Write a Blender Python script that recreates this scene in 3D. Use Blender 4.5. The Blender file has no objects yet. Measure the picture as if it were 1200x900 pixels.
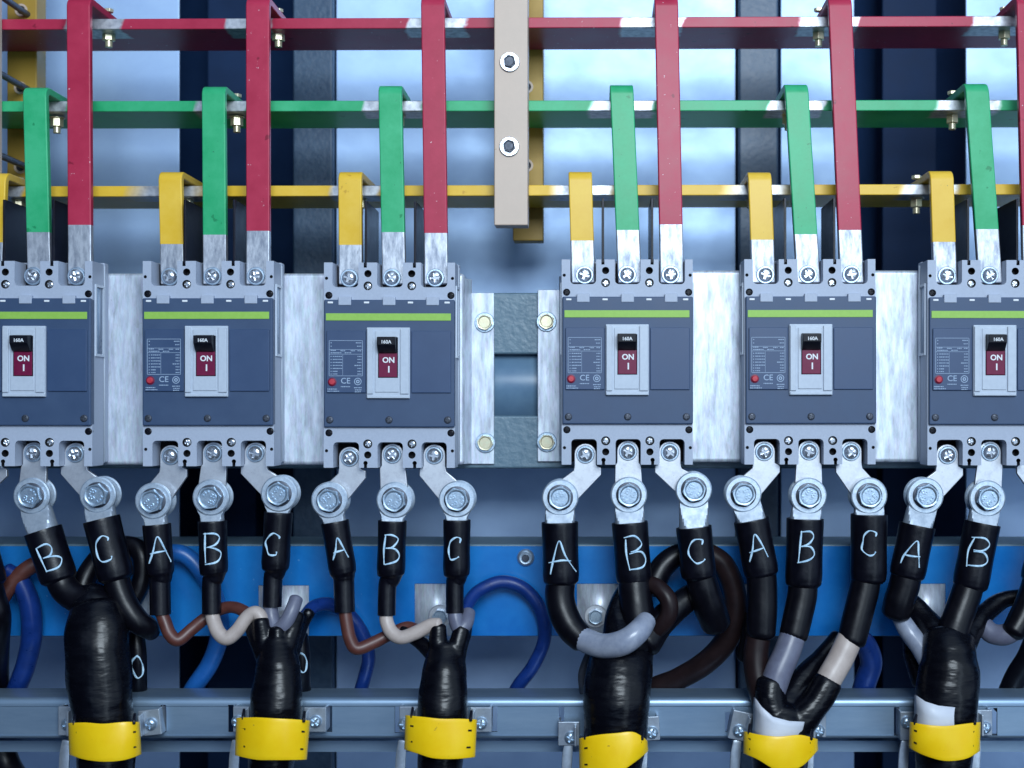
import bpy, bmesh, math, random
from mathutils import Vector, Matrix
random.seed(7)
PI = math.pi
sc = bpy.context.scene
C = sc.collection

# ------------------------------------------------------------------ units
# Everything is measured in half millimetres on the breakers' front plane.
S = 0.0005            # metres per unit
L = 1540.0            # distance of the camera from the breakers' front plane
PX, PY = 700.0, 480.0


def W(u, v, d=0.0):
    k = 1 + d / L
    return Vector(((u - PX) * k, d, (PY - v) * k))


# ------------------------------------------------------------------ materials
def mat(name, c, c2=None, met=0.0, rough=0.5, nscale=300, ndetail=4, bump=0.0, bscale=900,
        rvar=0.1, stretch=(1, 1, 1), contrast=(0.35, 0.65), speck=None, coat=0.0, voro=0.0, spec=0.5,
        dark=None, sheen=0.0, bdist=0.0004):
    m = bpy.data.materials.new(name)
    m.use_nodes = True
    nt = m.node_tree
    N, LK = nt.nodes, nt.links
    b = N['Principled BSDF']
    tc = N.new('ShaderNodeTexCoord')
    oi = N.new('ShaderNodeObjectInfo')
    mul = N.new('ShaderNodeMath'); mul.operation = 'MULTIPLY'; mul.inputs[1].default_value = 3.7
    LK.new(oi.outputs['Random'], mul.inputs[0])
    mp = N.new('ShaderNodeMapping')
    mp.inputs['Scale'].default_value = stretch
    LK.new(tc.outputs['Object'], mp.inputs['Vector'])
    LK.new(mul.outputs[0], mp.inputs['Location'])
    vec = mp.outputs['Vector']
    nz = N.new('ShaderNodeTexNoise')
    nz.inputs['Scale'].default_value = nscale
    nz.inputs['Detail'].default_value = ndetail
    nz.inputs['Roughness'].default_value = 0.65
    LK.new(vec, nz.inputs['Vector'])
    rmp = N.new('ShaderNodeMapRange')
    rmp.inputs['From Min'].default_value, rmp.inputs['From Max'].default_value = contrast
    LK.new(nz.outputs['Fac'], rmp.inputs['Value'])
    mix = N.new('ShaderNodeMix'); mix.data_type = 'RGBA'
    mix.inputs['A'].default_value = (*c, 1)
    mix.inputs['B'].default_value = (*(c2 or c), 1)
    LK.new(rmp.outputs[0], mix.inputs['Factor'])
    col = mix.outputs['Result']
    if voro:
        vo = N.new('ShaderNodeTexVoronoi'); vo.inputs['Scale'].default_value = voro
        LK.new(vec, vo.inputs['Vector'])
        mv = N.new('ShaderNodeMix'); mv.data_type = 'RGBA'; mv.blend_type = 'OVERLAY'
        mv.inputs['Factor'].default_value = 0.16
        LK.new(col, mv.inputs['A']); LK.new(vo.outputs['Color'], mv.inputs['B'])
        hs = N.new('ShaderNodeHueSaturation'); hs.inputs['Saturation'].default_value = 0.35
        LK.new(mv.outputs['Result'], hs.inputs['Color'])
        col = hs.outputs['Color']
    for sp in ([speck] if speck else []) + ([dark] if dark else []):
        scol, sscale, th = sp
        n2 = N.new('ShaderNodeTexNoise'); n2.inputs['Scale'].default_value = sscale
        n2.inputs['Detail'].default_value = 3
        LK.new(vec, n2.inputs['Vector'])
        r2 = N.new('ShaderNodeMapRange')
        r2.inputs['From Min'].default_value = th
        r2.inputs['From Max'].default_value = th + 0.03
        LK.new(n2.outputs['Fac'], r2.inputs['Value'])
        m2 = N.new('ShaderNodeMix'); m2.data_type = 'RGBA'
        m2.inputs['B'].default_value = (*scol, 1)
        LK.new(col, m2.inputs['A']); LK.new(r2.outputs[0], m2.inputs['Factor'])
        col = m2.outputs['Result']
    LK.new(col, b.inputs['Base Color'])
    b.inputs['Metallic'].default_value = met
    b.inputs['Specular IOR Level'].default_value = spec
    b.inputs['Coat Weight'].default_value = coat
    rr = N.new('ShaderNodeMapRange')
    rr.inputs['To Min'].default_value = max(0.03, rough - rvar)
    rr.inputs['To Max'].default_value = min(1, rough + rvar)
    LK.new(nz.outputs['Fac'], rr.inputs['Value'])
    LK.new(rr.outputs[0], b.inputs['Roughness'])
    if bump:
        n3 = N.new('ShaderNodeTexNoise'); n3.inputs['Scale'].default_value = bscale
        n3.inputs['Detail'].default_value = 3
        LK.new(vec, n3.inputs['Vector'])
        bp = N.new('ShaderNodeBump'); bp.inputs['Strength'].default_value = bump
        bp.inputs['Distance'].default_value = bdist
        LK.new(n3.outputs['Fac'], bp.inputs['Height'])
        LK.new(bp.outputs['Normal'], b.inputs['Normal'])
    return m


M = {}
TIN1, TIN2 = (0.58, 0.61, 0.67), (0.24, 0.27, 0.34)
M['red'] = mat('red_paint', (0.40, 0.022, 0.060), (0.47, 0.032, 0.078), rough=0.36, nscale=60, ndetail=8, dark=((0.72, 0.55, 0.58), 480, 0.72), speck=((0.24, 0.012, 0.035), 130, 0.70), bump=0.06, bscale=500, spec=0.3)
M['green'] = mat('green_paint', (0.022, 0.37, 0.145), (0.055, 0.46, 0.21), rough=0.36, nscale=50, ndetail=8, dark=((0.02, 0.13, 0.07), 480, 0.725), speck=((0.015, 0.26, 0.10), 130, 0.70), bump=0.06, bscale=500, spec=0.3)
M['yellow'] = mat('yellow_paint', (0.78, 0.47, 0.03), (0.84, 0.54, 0.07), rough=0.36, nscale=50, ndetail=8, dark=((0.25, 0.17, 0.06), 480, 0.725), speck=((0.62, 0.34, 0.03), 130, 0.70), bump=0.06, bscale=500, spec=0.3)
M['tin'] = mat('tinned_copper', TIN1, TIN2, met=0.55, rough=0.42, nscale=190, ndetail=7, stretch=(1.6, 1.6, 0.5), contrast=(0.40, 0.66), bump=0.12, bscale=1500, dark=((0.2, 0.2, 0.24), 800, 0.70))
M['link'] = mat('bright_tinned_plate', (0.74, 0.76, 0.80), (0.52, 0.54, 0.60), met=0.75, rough=0.36, nscale=220, ndetail=6, contrast=(0.45, 0.75), bump=0.06, bscale=900, dark=((0.22, 0.2, 0.2), 700, 0.735))
M['lug'] = mat('lug_tin', (0.46, 0.52, 0.60), (0.33, 0.39, 0.47), met=0.55, rough=0.52, nscale=240, bump=0.06, bscale=1200)
M['zinc'] = mat('zinc_fastener', (0.60, 0.72, 0.83), (0.38, 0.50, 0.63), met=0.8, rough=0.36, nscale=500, bump=0.12, bscale=1400)
M['washer'] = mat('bright_zinc_washer', (0.70, 0.79, 0.88), (0.48, 0.58, 0.70), met=0.7, rough=0.40, nscale=420, bump=0.1, bscale=1300)
M['zincy'] = mat('yellow_passivated_zinc', (0.74, 0.72, 0.50), (0.68, 0.58, 0.40), met=0.6, rough=0.34, nscale=260, bump=0.08, bscale=1200)
M['chrome'] = mat('nickel_screw', (0.74, 0.77, 0.82), (0.5, 0.54, 0.6), met=0.85, rough=0.26, nscale=500)
M['galv'] = mat('galvanised_steel', (0.48, 0.65, 0.90), (0.19, 0.31, 0.52), met=0.4, rough=0.42, nscale=110, stretch=(2.0, 1, 0.40), ndetail=10, contrast=(0.36, 0.66), voro=420, bump=0.08, bscale=1200, dark=((0.3, 0.33, 0.38), 420, 0.735))
M['sheet'] = mat('galvanised_back_sheet', (0.48, 0.66, 0.93), (0.38, 0.54, 0.82), met=0.55, rough=0.52, nscale=22, ndetail=6, contrast=(0.3, 0.75), bump=0.04, bscale=300, stretch=(1, 1, 1.3))
M['upright'] = mat('hammered_dark_paint', (0.038, 0.075, 0.135), (0.055, 0.10, 0.165), rough=0.42, nscale=200, bump=0.45, bscale=300, bdist=0.0007)
M['hammer'] = mat('hammered_grey_paint', (0.105, 0.175, 0.23), (0.14, 0.215, 0.27), rough=0.38, nscale=200, bump=0.55, bscale=330, bdist=0.0007)
M['smoothblue'] = mat('smooth_blue_grey_paint', (0.11, 0.20, 0.31), (0.14, 0.24, 0.35), rough=0.35, nscale=60, bump=0.03, bscale=200)
M['navy'] = mat('shaded_navy_paint', (0.007, 0.023, 0.068), (0.010, 0.030, 0.085), spec=0.15, rough=0.6, nscale=30)  # navy paint with the deep gaps' low light put into its colour
M['cover'] = mat('slate_blue_plastic', (0.032, 0.063, 0.134), (0.039, 0.074, 0.150), rough=0.5, nscale=60, ndetail=8, bump=0.05, bscale=3500)
M['panel'] = mat('slate_blue_panel_plastic', (0.029, 0.061, 0.140), (0.035, 0.070, 0.154), rough=0.46, nscale=60, ndetail=8, bump=0.05, bscale=3500)
M['grey'] = mat('grey_plastic', (0.37, 0.42, 0.525), (0.405, 0.455, 0.56), rough=0.5, nscale=700, bump=0.05, bscale=3000)
M['bezel'] = mat('pale_grey_plastic', (0.46, 0.52, 0.61), (0.50, 0.56, 0.65), rough=0.36, nscale=400, bump=0.02, bscale=2500)
M['lime'] = mat('lime_stripe', (0.27, 0.50, 0.07), (0.30, 0.54, 0.085), rough=0.5, nscale=400)
M['black'] = mat('black_plastic', (0.004, 0.005, 0.010), (0.007, 0.008, 0.015), rough=0.38, nscale=300, bump=0.05, bscale=2000, spec=0.22)
M['barrier'] = mat('black_barrier_sheet', (0.004, 0.005, 0.012), (0.008, 0.009, 0.02), rough=0.34, nscale=120, bump=0.08, bscale=400, spec=0.22)
M['hole'] = mat('hole_shade', (0.006, 0.007, 0.012), (0.012, 0.012, 0.02), rough=0.7, nscale=500)  # shade inside holes and slots, put into the colour
M['maroon'] = mat('maroon_plastic', (0.15, 0.006, 0.042), (0.17, 0.009, 0.05), spec=0.3, rough=0.4, nscale=400)
M['button'] = mat('red_button', (0.48, 0.03, 0.05), (0.55, 0.05, 0.07), rough=0.32, nscale=400)
M['print'] = mat('pale_print', (0.38, 0.48, 0.62), (0.30, 0.40, 0.55), rough=0.6, nscale=900)
M['white'] = mat('white_print', (0.82, 0.84, 0.86), (0.74, 0.76, 0.80), rough=0.5, nscale=900)
M['beige'] = mat('beige_insulator', (0.55, 0.43, 0.345), (0.60, 0.47, 0.38), rough=0.46, nscale=40, bump=0.06, bscale=700, dark=((0.4, 0.27, 0.13), 150, 0.74))
M['tan'] = mat('tan_insulator', (0.42, 0.26, 0.035), (0.36, 0.22, 0.03), rough=0.5, nscale=40, bump=0.06, bscale=700)
M['bluefilm'] = mat('blue_film', (0.002, 0.115, 0.42), (0.020, 0.235, 0.62), rough=0.22, nscale=13, contrast=(0.3, 0.72), ndetail=7, bump=0.25, bscale=35, bdist=0.0012, speck=((0.12, 0.32, 0.6), 330, 0.755))
M['shrink'] = mat('black_heat_shrink', (0.002, 0.002, 0.0045), (0.0035, 0.0035, 0.008), rough=0.32, nscale=160, bump=0.16, bscale=260, bdist=0.0009, spec=0.36)
M['boot'] = mat('black_shrink_boot', (0.0016, 0.0018, 0.0038), (0.003, 0.0032, 0.006), rough=0.27, nscale=90, bump=0.6, bscale=55, bdist=0.002, stretch=(0.7, 0.7, 2.0), spec=0.28)
M['rubber'] = mat('black_cable_sheath', (0.002, 0.002, 0.004), (0.0035, 0.0033, 0.0065), rough=0.34, nscale=160, bump=0.12, bscale=240, bdist=0.0008, spec=0.3)
M['brownblack'] = mat('brown_black_sheath', (0.012, 0.007, 0.008), (0.018, 0.010, 0.011), rough=0.36, nscale=120, bump=0.1, bscale=240, spec=0.22)
M['brown'] = mat('brown_insulation', (0.085, 0.026, 0.020), (0.11, 0.036, 0.027), rough=0.4, nscale=150, bump=0.08, bscale=400)
M['cream'] = mat('cream_insulation', (0.50, 0.42, 0.38), (0.42, 0.345, 0.31), rough=0.4, nscale=120, bump=0.1, bscale=300)
M['lilac'] = mat('grey_insulation', (0.115, 0.12, 0.175), (0.15, 0.16, 0.22), rough=0.36, nscale=130, bump=0.1, bscale=300)
M['palegrey'] = mat('pale_grey_insulation', (0.30, 0.33, 0.41), (0.21, 0.24, 0.32), rough=0.24, nscale=130, bump=0.1, bscale=300)
M['bluewire'] = mat('blue_insulation', (0.005, 0.026, 0.15), (0.008, 0.036, 0.20), rough=0.3, nscale=130, bump=0.1, bscale=300)
M['bluewire2'] = mat('mid_blue_insulation', (0.010, 0.10, 0.36), (0.015, 0.125, 0.42), rough=0.35, nscale=130, bump=0.1, bscale=300)
M['marker'] = mat('pale_blue_marker', (0.55, 0.76, 0.92), (0.26, 0.46, 0.66), rough=0.5, nscale=420, contrast=(0.45, 0.7))
M['tag'] = mat('yellow_plastic', (0.94, 0.57, 0.004), (0.97, 0.63, 0.008), rough=0.36, nscale=50, bump=0.10, bscale=110, bdist=0.0012, dark=((0.6, 0.36, 0.02), 300, 0.73))
M['collar'] = mat('white_sleeve', (0.62, 0.65, 0.72), (0.55, 0.58, 0.66), rough=0.45, nscale=60, bump=0.05, bscale=200)
M['rail'] = mat('zinc_plated_rail', (0.33, 0.45, 0.58), (0.20, 0.30, 0.43), met=0.65, rough=0.38, nscale=55, ndetail=7, stretch=(0.25, 1, 1.4), contrast=(0.3, 0.72), bump=0.06, bscale=500)
M['bracket'] = mat('clamp_steel', (0.47, 0.53, 0.60), (0.33, 0.38, 0.45), met=0.6, rough=0.34, nscale=170, bump=0.08, bscale=700)
M['rod'] = mat('dark_steel_rod', (0.09, 0.10, 0.13), (0.05, 0.06, 0.08), met=0.5, rough=0.45, nscale=400)
M['clear'] = mat('pale_accessory_sheet', (0.22, 0.31, 0.45), (0.26, 0.36, 0.5), rough=0.3, nscale=100)


def paint_patch_mat(name, paint, patches, slant):
    """Bar paint scraped to bare tinned metal over the given stretches of its length (x ranges, metres)."""
    m = paint.copy(); m.name = name
    nt = m.node_tree; N, LK = nt.nodes, nt.links
    b = N['Principled BSDF']
    paint_col = b.inputs['Base Color'].links[0].from_socket
    tc = N.new('ShaderNodeTexCoord')
    sep = N.new('ShaderNodeSeparateXYZ'); LK.new(tc.outputs['Object'], sep.inputs[0])
    nz = N.new('ShaderNodeTexNoise'); nz.inputs['Scale'].default_value = 130; nz.inputs['Detail'].default_value = 5
    LK.new(tc.outputs['Object'], nz.inputs['Vector'])
    off = N.new('ShaderNodeMath'); off.operation = 'MULTIPLY_ADD'
    off.inputs[1].default_value = 0.006; LK.new(nz.outputs['Fac'], off.inputs[0])
    LK.new(sep.outputs['X'], off.inputs[2])
    sl = N.new('ShaderNodeMath'); sl.operation = 'MULTIPLY_ADD'; sl.inputs[1].default_value = slant * 0.6
    LK.new(sep.outputs['Z'], sl.inputs[0]); LK.new(off.outputs[0], sl.inputs[2])
    total = None
    for x0, x1, soft in patches:
        cx, hw = (x0 + x1) / 2 + 0.003, (x1 - x0) / 2
        s1 = N.new('ShaderNodeMath'); s1.operation = 'SUBTRACT'; s1.inputs[1].default_value = cx
        LK.new(sl.outputs[0], s1.inputs[0])
        s2 = N.new('ShaderNodeMath'); s2.operation = 'ABSOLUTE'; LK.new(s1.outputs[0], s2.inputs[0])
        r = N.new('ShaderNodeMapRange')
        r.inputs['From Min'].default_value = hw + soft; r.inputs['From Max'].default_value = hw - soft
        LK.new(s2.outputs[0], r.inputs['Value'])
        if total is None:
            total = r.outputs[0]
        else:
            a = N.new('ShaderNodeMath'); a.operation = 'MAXIMUM'
            LK.new(total, a.inputs[0]); LK.new(r.outputs[0], a.inputs[1]); total = a.outputs[0]
    yl = N.new('ShaderNodeMapRange')
    yl.inputs['From Min'].default_value = 0.0215; yl.inputs['From Max'].default_value = 0.0195
    LK.new(sep.outputs['Y'], yl.inputs['Value'])
    zl = N.new('ShaderNodeMath'); zl.operation = 'GREATER_THAN'; zl.inputs[1].default_value = 0.0
    LK.new(sep.outputs['Z'], zl.inputs[0])
    yz = N.new('ShaderNodeMath'); yz.operation = 'MAXIMUM'; LK.new(yl.outputs[0], yz.inputs[0]); LK.new(zl.outputs[0], yz.inputs[1])
    tm = N.new('ShaderNodeMath'); tm.operation = 'MULTIPLY'; LK.new(total, tm.inputs[0]); LK.new(yz.outputs[0], tm.inputs[1])
    total = tm.outputs[0]
    n2 = N.new('ShaderNodeTexNoise'); n2.inputs['Scale'].default_value = 260; n2.inputs['Detail'].default_value = 6
    LK.new(tc.outputs['Object'], n2.inputs['Vector'])
    cr = N.new('ShaderNodeMapRange'); cr.inputs['From Min'].default_value = 0.4; cr.inputs['From Max'].default_value = 0.7
    LK.new(n2.outputs['Fac'], cr.inputs['Value'])
    tin = N.new('ShaderNodeMix'); tin.data_type = 'RGBA'
    tin.inputs['A'].default_value = (0.60, 0.62, 0.66, 1); tin.inputs['B'].default_value = (0.32, 0.34, 0.39, 1)
    LK.new(cr.outputs[0], tin.inputs['Factor'])
    mx = N.new('ShaderNodeMix'); mx.data_type = 'RGBA'
    LK.new(total, mx.inputs['Factor']); LK.new(paint_col, mx.inputs['A']); LK.new(tin.outputs['Result'], mx.inputs['B'])
    LK.new(mx.outputs['Result'], b.inputs['Base Color'])
    mm = N.new('ShaderNodeMath'); mm.operation = 'MULTIPLY'; mm.inputs[1].default_value = 0.5
    LK.new(total, mm.inputs[0]); LK.new(mm.outputs[0], b.inputs['Metallic'])
    return m


# ------------------------------------------------------------------ mesh helpers
ORG = {}


class MB:
    def __init__(self):
        self.bm = bmesh.new()

    def box(self, a, b, mi=0):
        (x0, y0, z0), (x1, y1, z1) = a, b
        x0, x1 = sorted((x0, x1)); y0, y1 = sorted((y0, y1)); z0, z1 = sorted((z0, z1))
        v = [self.bm.verts.new(p) for p in ((x0, y0, z0), (x1, y0, z0), (x1, y1, z0), (x0, y1, z0),
                                            (x0, y0, z1), (x1, y0, z1), (x1, y1, z1), (x0, y1, z1))]
        for f in ((0, 3, 2, 1), (4, 5, 6, 7), (0, 1, 5, 4), (1, 2, 6, 5), (2, 3, 7, 6), (3, 0, 4, 7)):
            fc = self.bm.faces.new([v[i] for i in f]); fc.material_index = mi
        return self

    def ibox(self, u0, v0, u1, v1, d0, d1, mi=0):
        """box whose front face (depth d0) fills the given rectangle of the front view"""
        a, b = W(u0, v0, d0), W(u1, v1, d0)
        return self.box((a.x, d0, a.z), (b.x, d1, b.z), mi)

    def prism(self, pts, y0, y1, mi=0):
        """pts: (x, z) outline, extruded from depth y0 to y1"""
        f = [self.bm.verts.new((x, y0, z)) for x, z in pts]
        k = [self.bm.verts.new((x, y1, z)) for x, z in pts]
        n = len(pts)
        fs = [self.bm.faces.new(f), self.bm.faces.new(k[::-1])]
        for i in range(n):
            j = (i + 1) % n
            fs.append(self.bm.faces.new((f[j], f[i], k[i], k[j])))
        for q in fs: q.material_index = mi
        bmesh.ops.recalc_face_normals(self.bm, faces=fs)
        return self

    def iprism(self, pts, d0, d1, mi=0):
        return self.prism([(W(u, v, d0).x, W(u, v, d0).z) for u, v in pts], d0, d1, mi)

    def cyl(self, x, z, r, y0, y1, n=24, mi=0, r1=None):
        r1 = r if r1 is None else r1
        f = [self.bm.verts.new((x + r * math.cos(2*PI*i/n), y0, z + r * math.sin(2*PI*i/n))) for i in range(n)]
        k = [self.bm.verts.new((x + r1 * math.cos(2*PI*i/n), y1, z + r1 * math.sin(2*PI*i/n))) for i in range(n)]
        fs = [self.bm.faces.new(f), self.bm.faces.new(k[::-1])]
        for i in range(n):
            j = (i + 1) % n
            fs.append(self.bm.faces.new((f[j], f[i], k[i], k[j])))
        for q in fs: q.material_index = mi
        bmesh.ops.recalc_face_normals(self.bm, faces=fs)
        return self

    def lathe(self, prof, n=28, phase=0.0, cx=0, cz=0):
        """prof: list of (r, y); revolved round the depth axis; r may be a function of the angle"""
        rings = []
        for r, y in prof:
            if not callable(r) and r < 1e-6:
                rings.append([self.bm.verts.new((cx, y, cz))])
            else:
                ring = []
                for i in range(n):
                    a = phase + 2 * PI * i / n
                    rr = r(a) if callable(r) else r
                    ring.append(self.bm.verts.new((cx + rr * math.cos(a), y, cz + rr * math.sin(a))))
                rings.append(ring)
        fs = []
        for A, B in zip(rings, rings[1:]):
            for i in range(n):
                j = (i + 1) % n
                if len(A) == 1 and len(B) == 1: continue
                if len(A) == 1: fs.append(self.bm.faces.new((A[0], B[i], B[j])))
                elif len(B) == 1: fs.append(self.bm.faces.new((A[j], A[i], B[0])))
                else: fs.append(self.bm.faces.new((A[j], A[i], B[i], B[j])))
        bmesh.ops.recalc_face_normals(self.bm, faces=fs)
        return self

    def loft(self, pts, n=20, seg=6, round_ends=(True, True), square=None, mi=0, smoothpath=True):
        """pts: list of (u, v, d, r) or (u, v, d, rx, ry): a bent tube through them, radii in front-view units"""
        P = []
        for p in pts:
            w = W(p[0], p[1], p[2]); k = 1 + p[2] / L
            rx = p[3] * k; ry = (p[4] if len(p) > 4 else p[3]) * k
            P.append((w, rx, ry))
        Q = []
        m = len(P)
        for i in range(m - 1):
            p0 = P[max(i-1, 0)]; p1 = P[i]; p2 = P[i+1]; p3 = P[min(i+2, m-1)]
            st = seg if smoothpath else 1
            for s in range(st):
                t = s / st
                if smoothpath:
                    w = 0.5 * (2*p1[0] + (p2[0]-p0[0])*t + (2*p0[0]-5*p1[0]+4*p2[0]-p3[0])*t*t + (3*p1[0]-p0[0]-3*p2[0]+p3[0])*t**3)
                    e = t*t*(3-2*t)
                else:
                    w = p1[0]; e = 0
                Q.append((w, p1[1]+(p2[1]-p1[1])*e, p1[2]+(p2[2]-p1[2])*e))
        Q.append(P[-1])
        # tangents
        T = []
        for i in range(len(Q)):
            t = Q[min(i+1, len(Q)-1)][0] - Q[max(i-1, 0)][0]
            T.append(t.normalized() if t.length > 1e-9 else Vector((0, 0, -1)))
        # ends
        if round_ends[0]:
            w, rx, ry = Q[0]; t = T[0]
            pre = [(w - t * min(rx, ry) * 0.55 * math.sin(a), rx * math.cos(a), ry * math.cos(a)) for a in (1.35, 1.0, 0.6, 0.3)]
            Q = pre + Q; T = [t] * 4 + T
        if round_ends[1]:
            w, rx, ry = Q[-1]; t = T[-1]
            post = [(w + t * min(rx, ry) * 0.55 * math.sin(a), rx * math.cos(a), ry * math.cos(a)) for a in (0.3, 0.6, 1.0, 1.35)]
            Q = Q + post; T = T + [t] * 4
        Y = Vector((0, 1, 0)); lat = Vector((1, 0, 0)); rings = []
        for (w, rx, ry), t in zip(Q, T):
            l = t.cross(Y)
            if l.length > 0.25:
                l.normalize()
                if l.dot(lat) < 0 and l.dot(lat) > -0.3: l = -l
                lat = l
            lat = (lat - t * lat.dot(t)).normalized()
            nn = lat.cross(t).normalized()
            ring = []
            for i in range(n):
                a = 2 * PI * i / n
                ca, sa = math.cos(a), math.sin(a)
                if square:
                    e = 2.0 / square
                    ca = math.copysign(abs(ca) ** e, ca); sa = math.copysign(abs(sa) ** e, sa)
                ring.append(self.bm.verts.new(w + lat * rx * ca + nn * ry * sa))
            rings.append(ring)
        fs = []
        for A, B in zip(rings, rings[1:]):
            for i in range(n):
                j = (i + 1) % n
                fs.append(self.bm.faces.new((A[i], A[j], B[j], B[i])))
        fs.append(self.bm.faces.new(rings[0][::-1])); fs.append(self.bm.faces.new(rings[-1]))
        for q in fs: q.material_index = mi
        bmesh.ops.recalc_face_normals(self.bm, faces=fs)
        return self

    def mesh(self, name, org=Vector((0, 0, 0)), angle=0.6):
        bm = self.bm
        for v in bm.verts: v.co = (v.co - org) * S
        for f in bm.faces: f.smooth = True
        for e in bm.edges:
            if len(e.link_faces) == 2:
                try:
                    if e.calc_face_angle() > angle: e.smooth = False
                except ValueError:
                    pass
        me = bpy.data.meshes.new(name)
        bm.to_mesh(me); bm.free()
        return me


def link(name, me, mats, parent=None, loc=Vector((0, 0, 0)), org=None, bevel=0.0, bseg=2):
    o = bpy.data.objects.new(name, me)
    C.objects.link(o)
    if not isinstance(mats, (list, tuple)): mats = [mats]
    if me is not None and not any(me.materials):
        for q, m in enumerate(mats):
            if q < len(me.materials): me.materials[q] = m
            else: me.materials.append(m)
    if parent is not None:
        o.parent = parent
    o.location = loc * S
    ORG[o.name] = org if org is not None else Vector((0, 0, 0))
    if bevel:
        b = o.modifiers.new('edge_bevel', 'BEVEL'); b.width = bevel * S; b.segments = bseg
        b.limit_method = 'ANGLE'; b.angle_limit = 0.7; b.harden_normals = True
    return o


def obj(name, mb, mats, parent=None, org=None, bevel=0.0, bseg=2, angle=0.6):
    """One mesh object; org = its own origin (front-view world units). With a parent, origin = the parent's."""
    if parent is not None:
        po = ORG[parent.name]
        if org is None: org = po
        return link(name, mb.mesh(name, org, angle), mats, parent, org - po, org, bevel, bseg)
    if org is None: org = Vector((0, 0, 0))
    return link(name, mb.mesh(name, org, angle), mats, None, org, org, bevel, bseg)


def inst(name, me, parent, pos, rot=0.0, mats=()):
    o = link(name, me, mats, parent, pos - ORG[parent.name], pos)
    o.rotation_euler = (0, rot, 0)
    return o


def tag(o, label, cat, group=None, kind=None):
    o['label'] = label; o['category'] = cat
    if group: o['group'] = group
    if kind: o['kind'] = kind
    return o


def thing(name, org, label, cat, group=None):
    o = bpy.data.objects.new(name, None); C.objects.link(o)
    o.empty_display_size = 0.01
    o.location = org * S; ORG[o.name] = org
    return tag(o, label, cat, group)


def copy_tree(o, parent=None):
    c = o.copy(); C.objects.link(c); c.parent = parent
    ORG[c.name] = ORG[o.name]
    for ch in o.children: copy_tree(ch, c)
    return c


def boolean(me_target, cutters):
    """difference of temp meshes, evaluated without operators"""
    for q in [me_target] + cutters:
        if not len(q.materials): q.materials.append(M['grey']); q.materials.append(M['hole'])
    t = bpy.data.objects.new('tmp', me_target); C.objects.link(t)
    tmp = []
    for cm in cutters:
        c = bpy.data.objects.new('tmpc', cm); C.objects.link(c); tmp.append(c)
        md = t.modifiers.new('b', 'BOOLEAN'); md.operation = 'DIFFERENCE'; md.object = c; md.solver = 'EXACT'; md.use_self = True
    bpy.context.view_layer.update()
    dg = bpy.context.evaluated_depsgraph_get()
    me = bpy.data.meshes.new_from_object(t.evaluated_get(dg))
    for c in tmp + [t]:
        bpy.data.objects.remove(c)
    return me


def resharp(me, angle=0.6):
    bm = bmesh.new(); bm.from_mesh(me)
    for f in bm.faces: f.smooth = True
    for e in bm.edges:
        e.smooth = not (len(e.link_faces) == 2 and e.calc_face_angle(0) > angle)
    bm.to_mesh(me); bm.free()
    return me


def text_bm(mb, body, size, u, v, d, bold=0.0, depth=0.3, mi=0, rot=0.0):
    """lettering facing the viewer, centred on (u, v) at depth d"""
    cu = bpy.data.curves.new('txt', 'FONT'); cu.body = body; cu.size = size
    cu.align_x = 'CENTER'; cu.align_y = 'CENTER'; cu.extrude = depth; cu.offset = bold; cu.resolution_u = 3
    o = bpy.data.objects.new('txt', cu); C.objects.link(o)
    bpy.context.view_layer.update()
    me = bpy.data.meshes.new_from_object(o.evaluated_get(bpy.context.evaluated_depsgraph_get()))
    bpy.data.objects.remove(o)
    w = W(u, v, d)
    me.transform(Matrix.Translation(w) @ Matrix.Rotation(rot, 4, 'Y') @ Matrix.Rotation(PI/2, 4, 'X'))
    n0 = len(mb.bm.faces)
    mb.bm.from_mesh(me)
    mb.bm.faces.ensure_lookup_table()
    for f in mb.bm.faces[n0:]: f.material_index = mi
    bpy.data.meshes.remove(me)


def arc(cx, cy, r, a0, a1, n=8):
    return [(cx + r*math.cos(a0+(a1-a0)*i/n), cy + r*math.sin(a0+(a1-a0)*i/n)) for i in range(n+1)]


# ------------------------------------------------------------------ shared small hardware
def pan_screw(r, h, cross=True, recess=None):
    """pan head screw facing the viewer, origin at its seat, head towards -Y"""
    m = MB()
    m.lathe([(0, -h), (r*0.35, -h*0.99), (r*0.62, -h*0.9), (r*0.84, -h*0.68), (r*0.97, -h*0.35), (r, 0), (0, 0)], 28)
    me = m.mesh('screw_head')
    cut = MB(); w = r*0.17; l = r*0.68
    cut.box((-l, -h-3, -w), (l, -h*0.35, w))
    c1 = cut.mesh('c1')
    cut = MB(); cut.box((-w*1.02, -h-3.1, -l), (w*1.02, -h*0.33, l))
    c2 = cut.mesh('c2')
    me = boolean(me, [c1, c2])
    return resharp(me, 0.7)


SCREW = pan_screw(8.6, 5.6)
SCREW_S = pan_screw(4.7, 2.6)
SCREW_XS = pan_screw(4.3, 1.6)
SCREW_C = pan_screw(7.5, 6)
for me_, m_ in ((SCREW, 'chrome'), (SCREW_S, 'chrome'), (SCREW_XS, 'rod'), (SCREW_C, 'zinc')):
    me_.materials.clear(); me_.materials.append(M[m_])
SCREW_CB = SCREW_S.copy(); SCREW_CB.materials.clear(); SCREW_CB.materials.append(M['black'])


def washer_mesh(r, h, ri, mname):
    m = MB()
    m.lathe([(ri, -h), (r*0.93, -h), (r, -h*0.6), (r, 0), (ri, 0), (ri, -h)], 36)
    me = m.mesh('washer'); me.materials.append(M[mname])
    return me


def hexr(r):
    def f(a):
        b = (a % (PI/3)) - PI/6
        return r * math.cos(PI/6) / math.cos(b)
    return f


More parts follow.
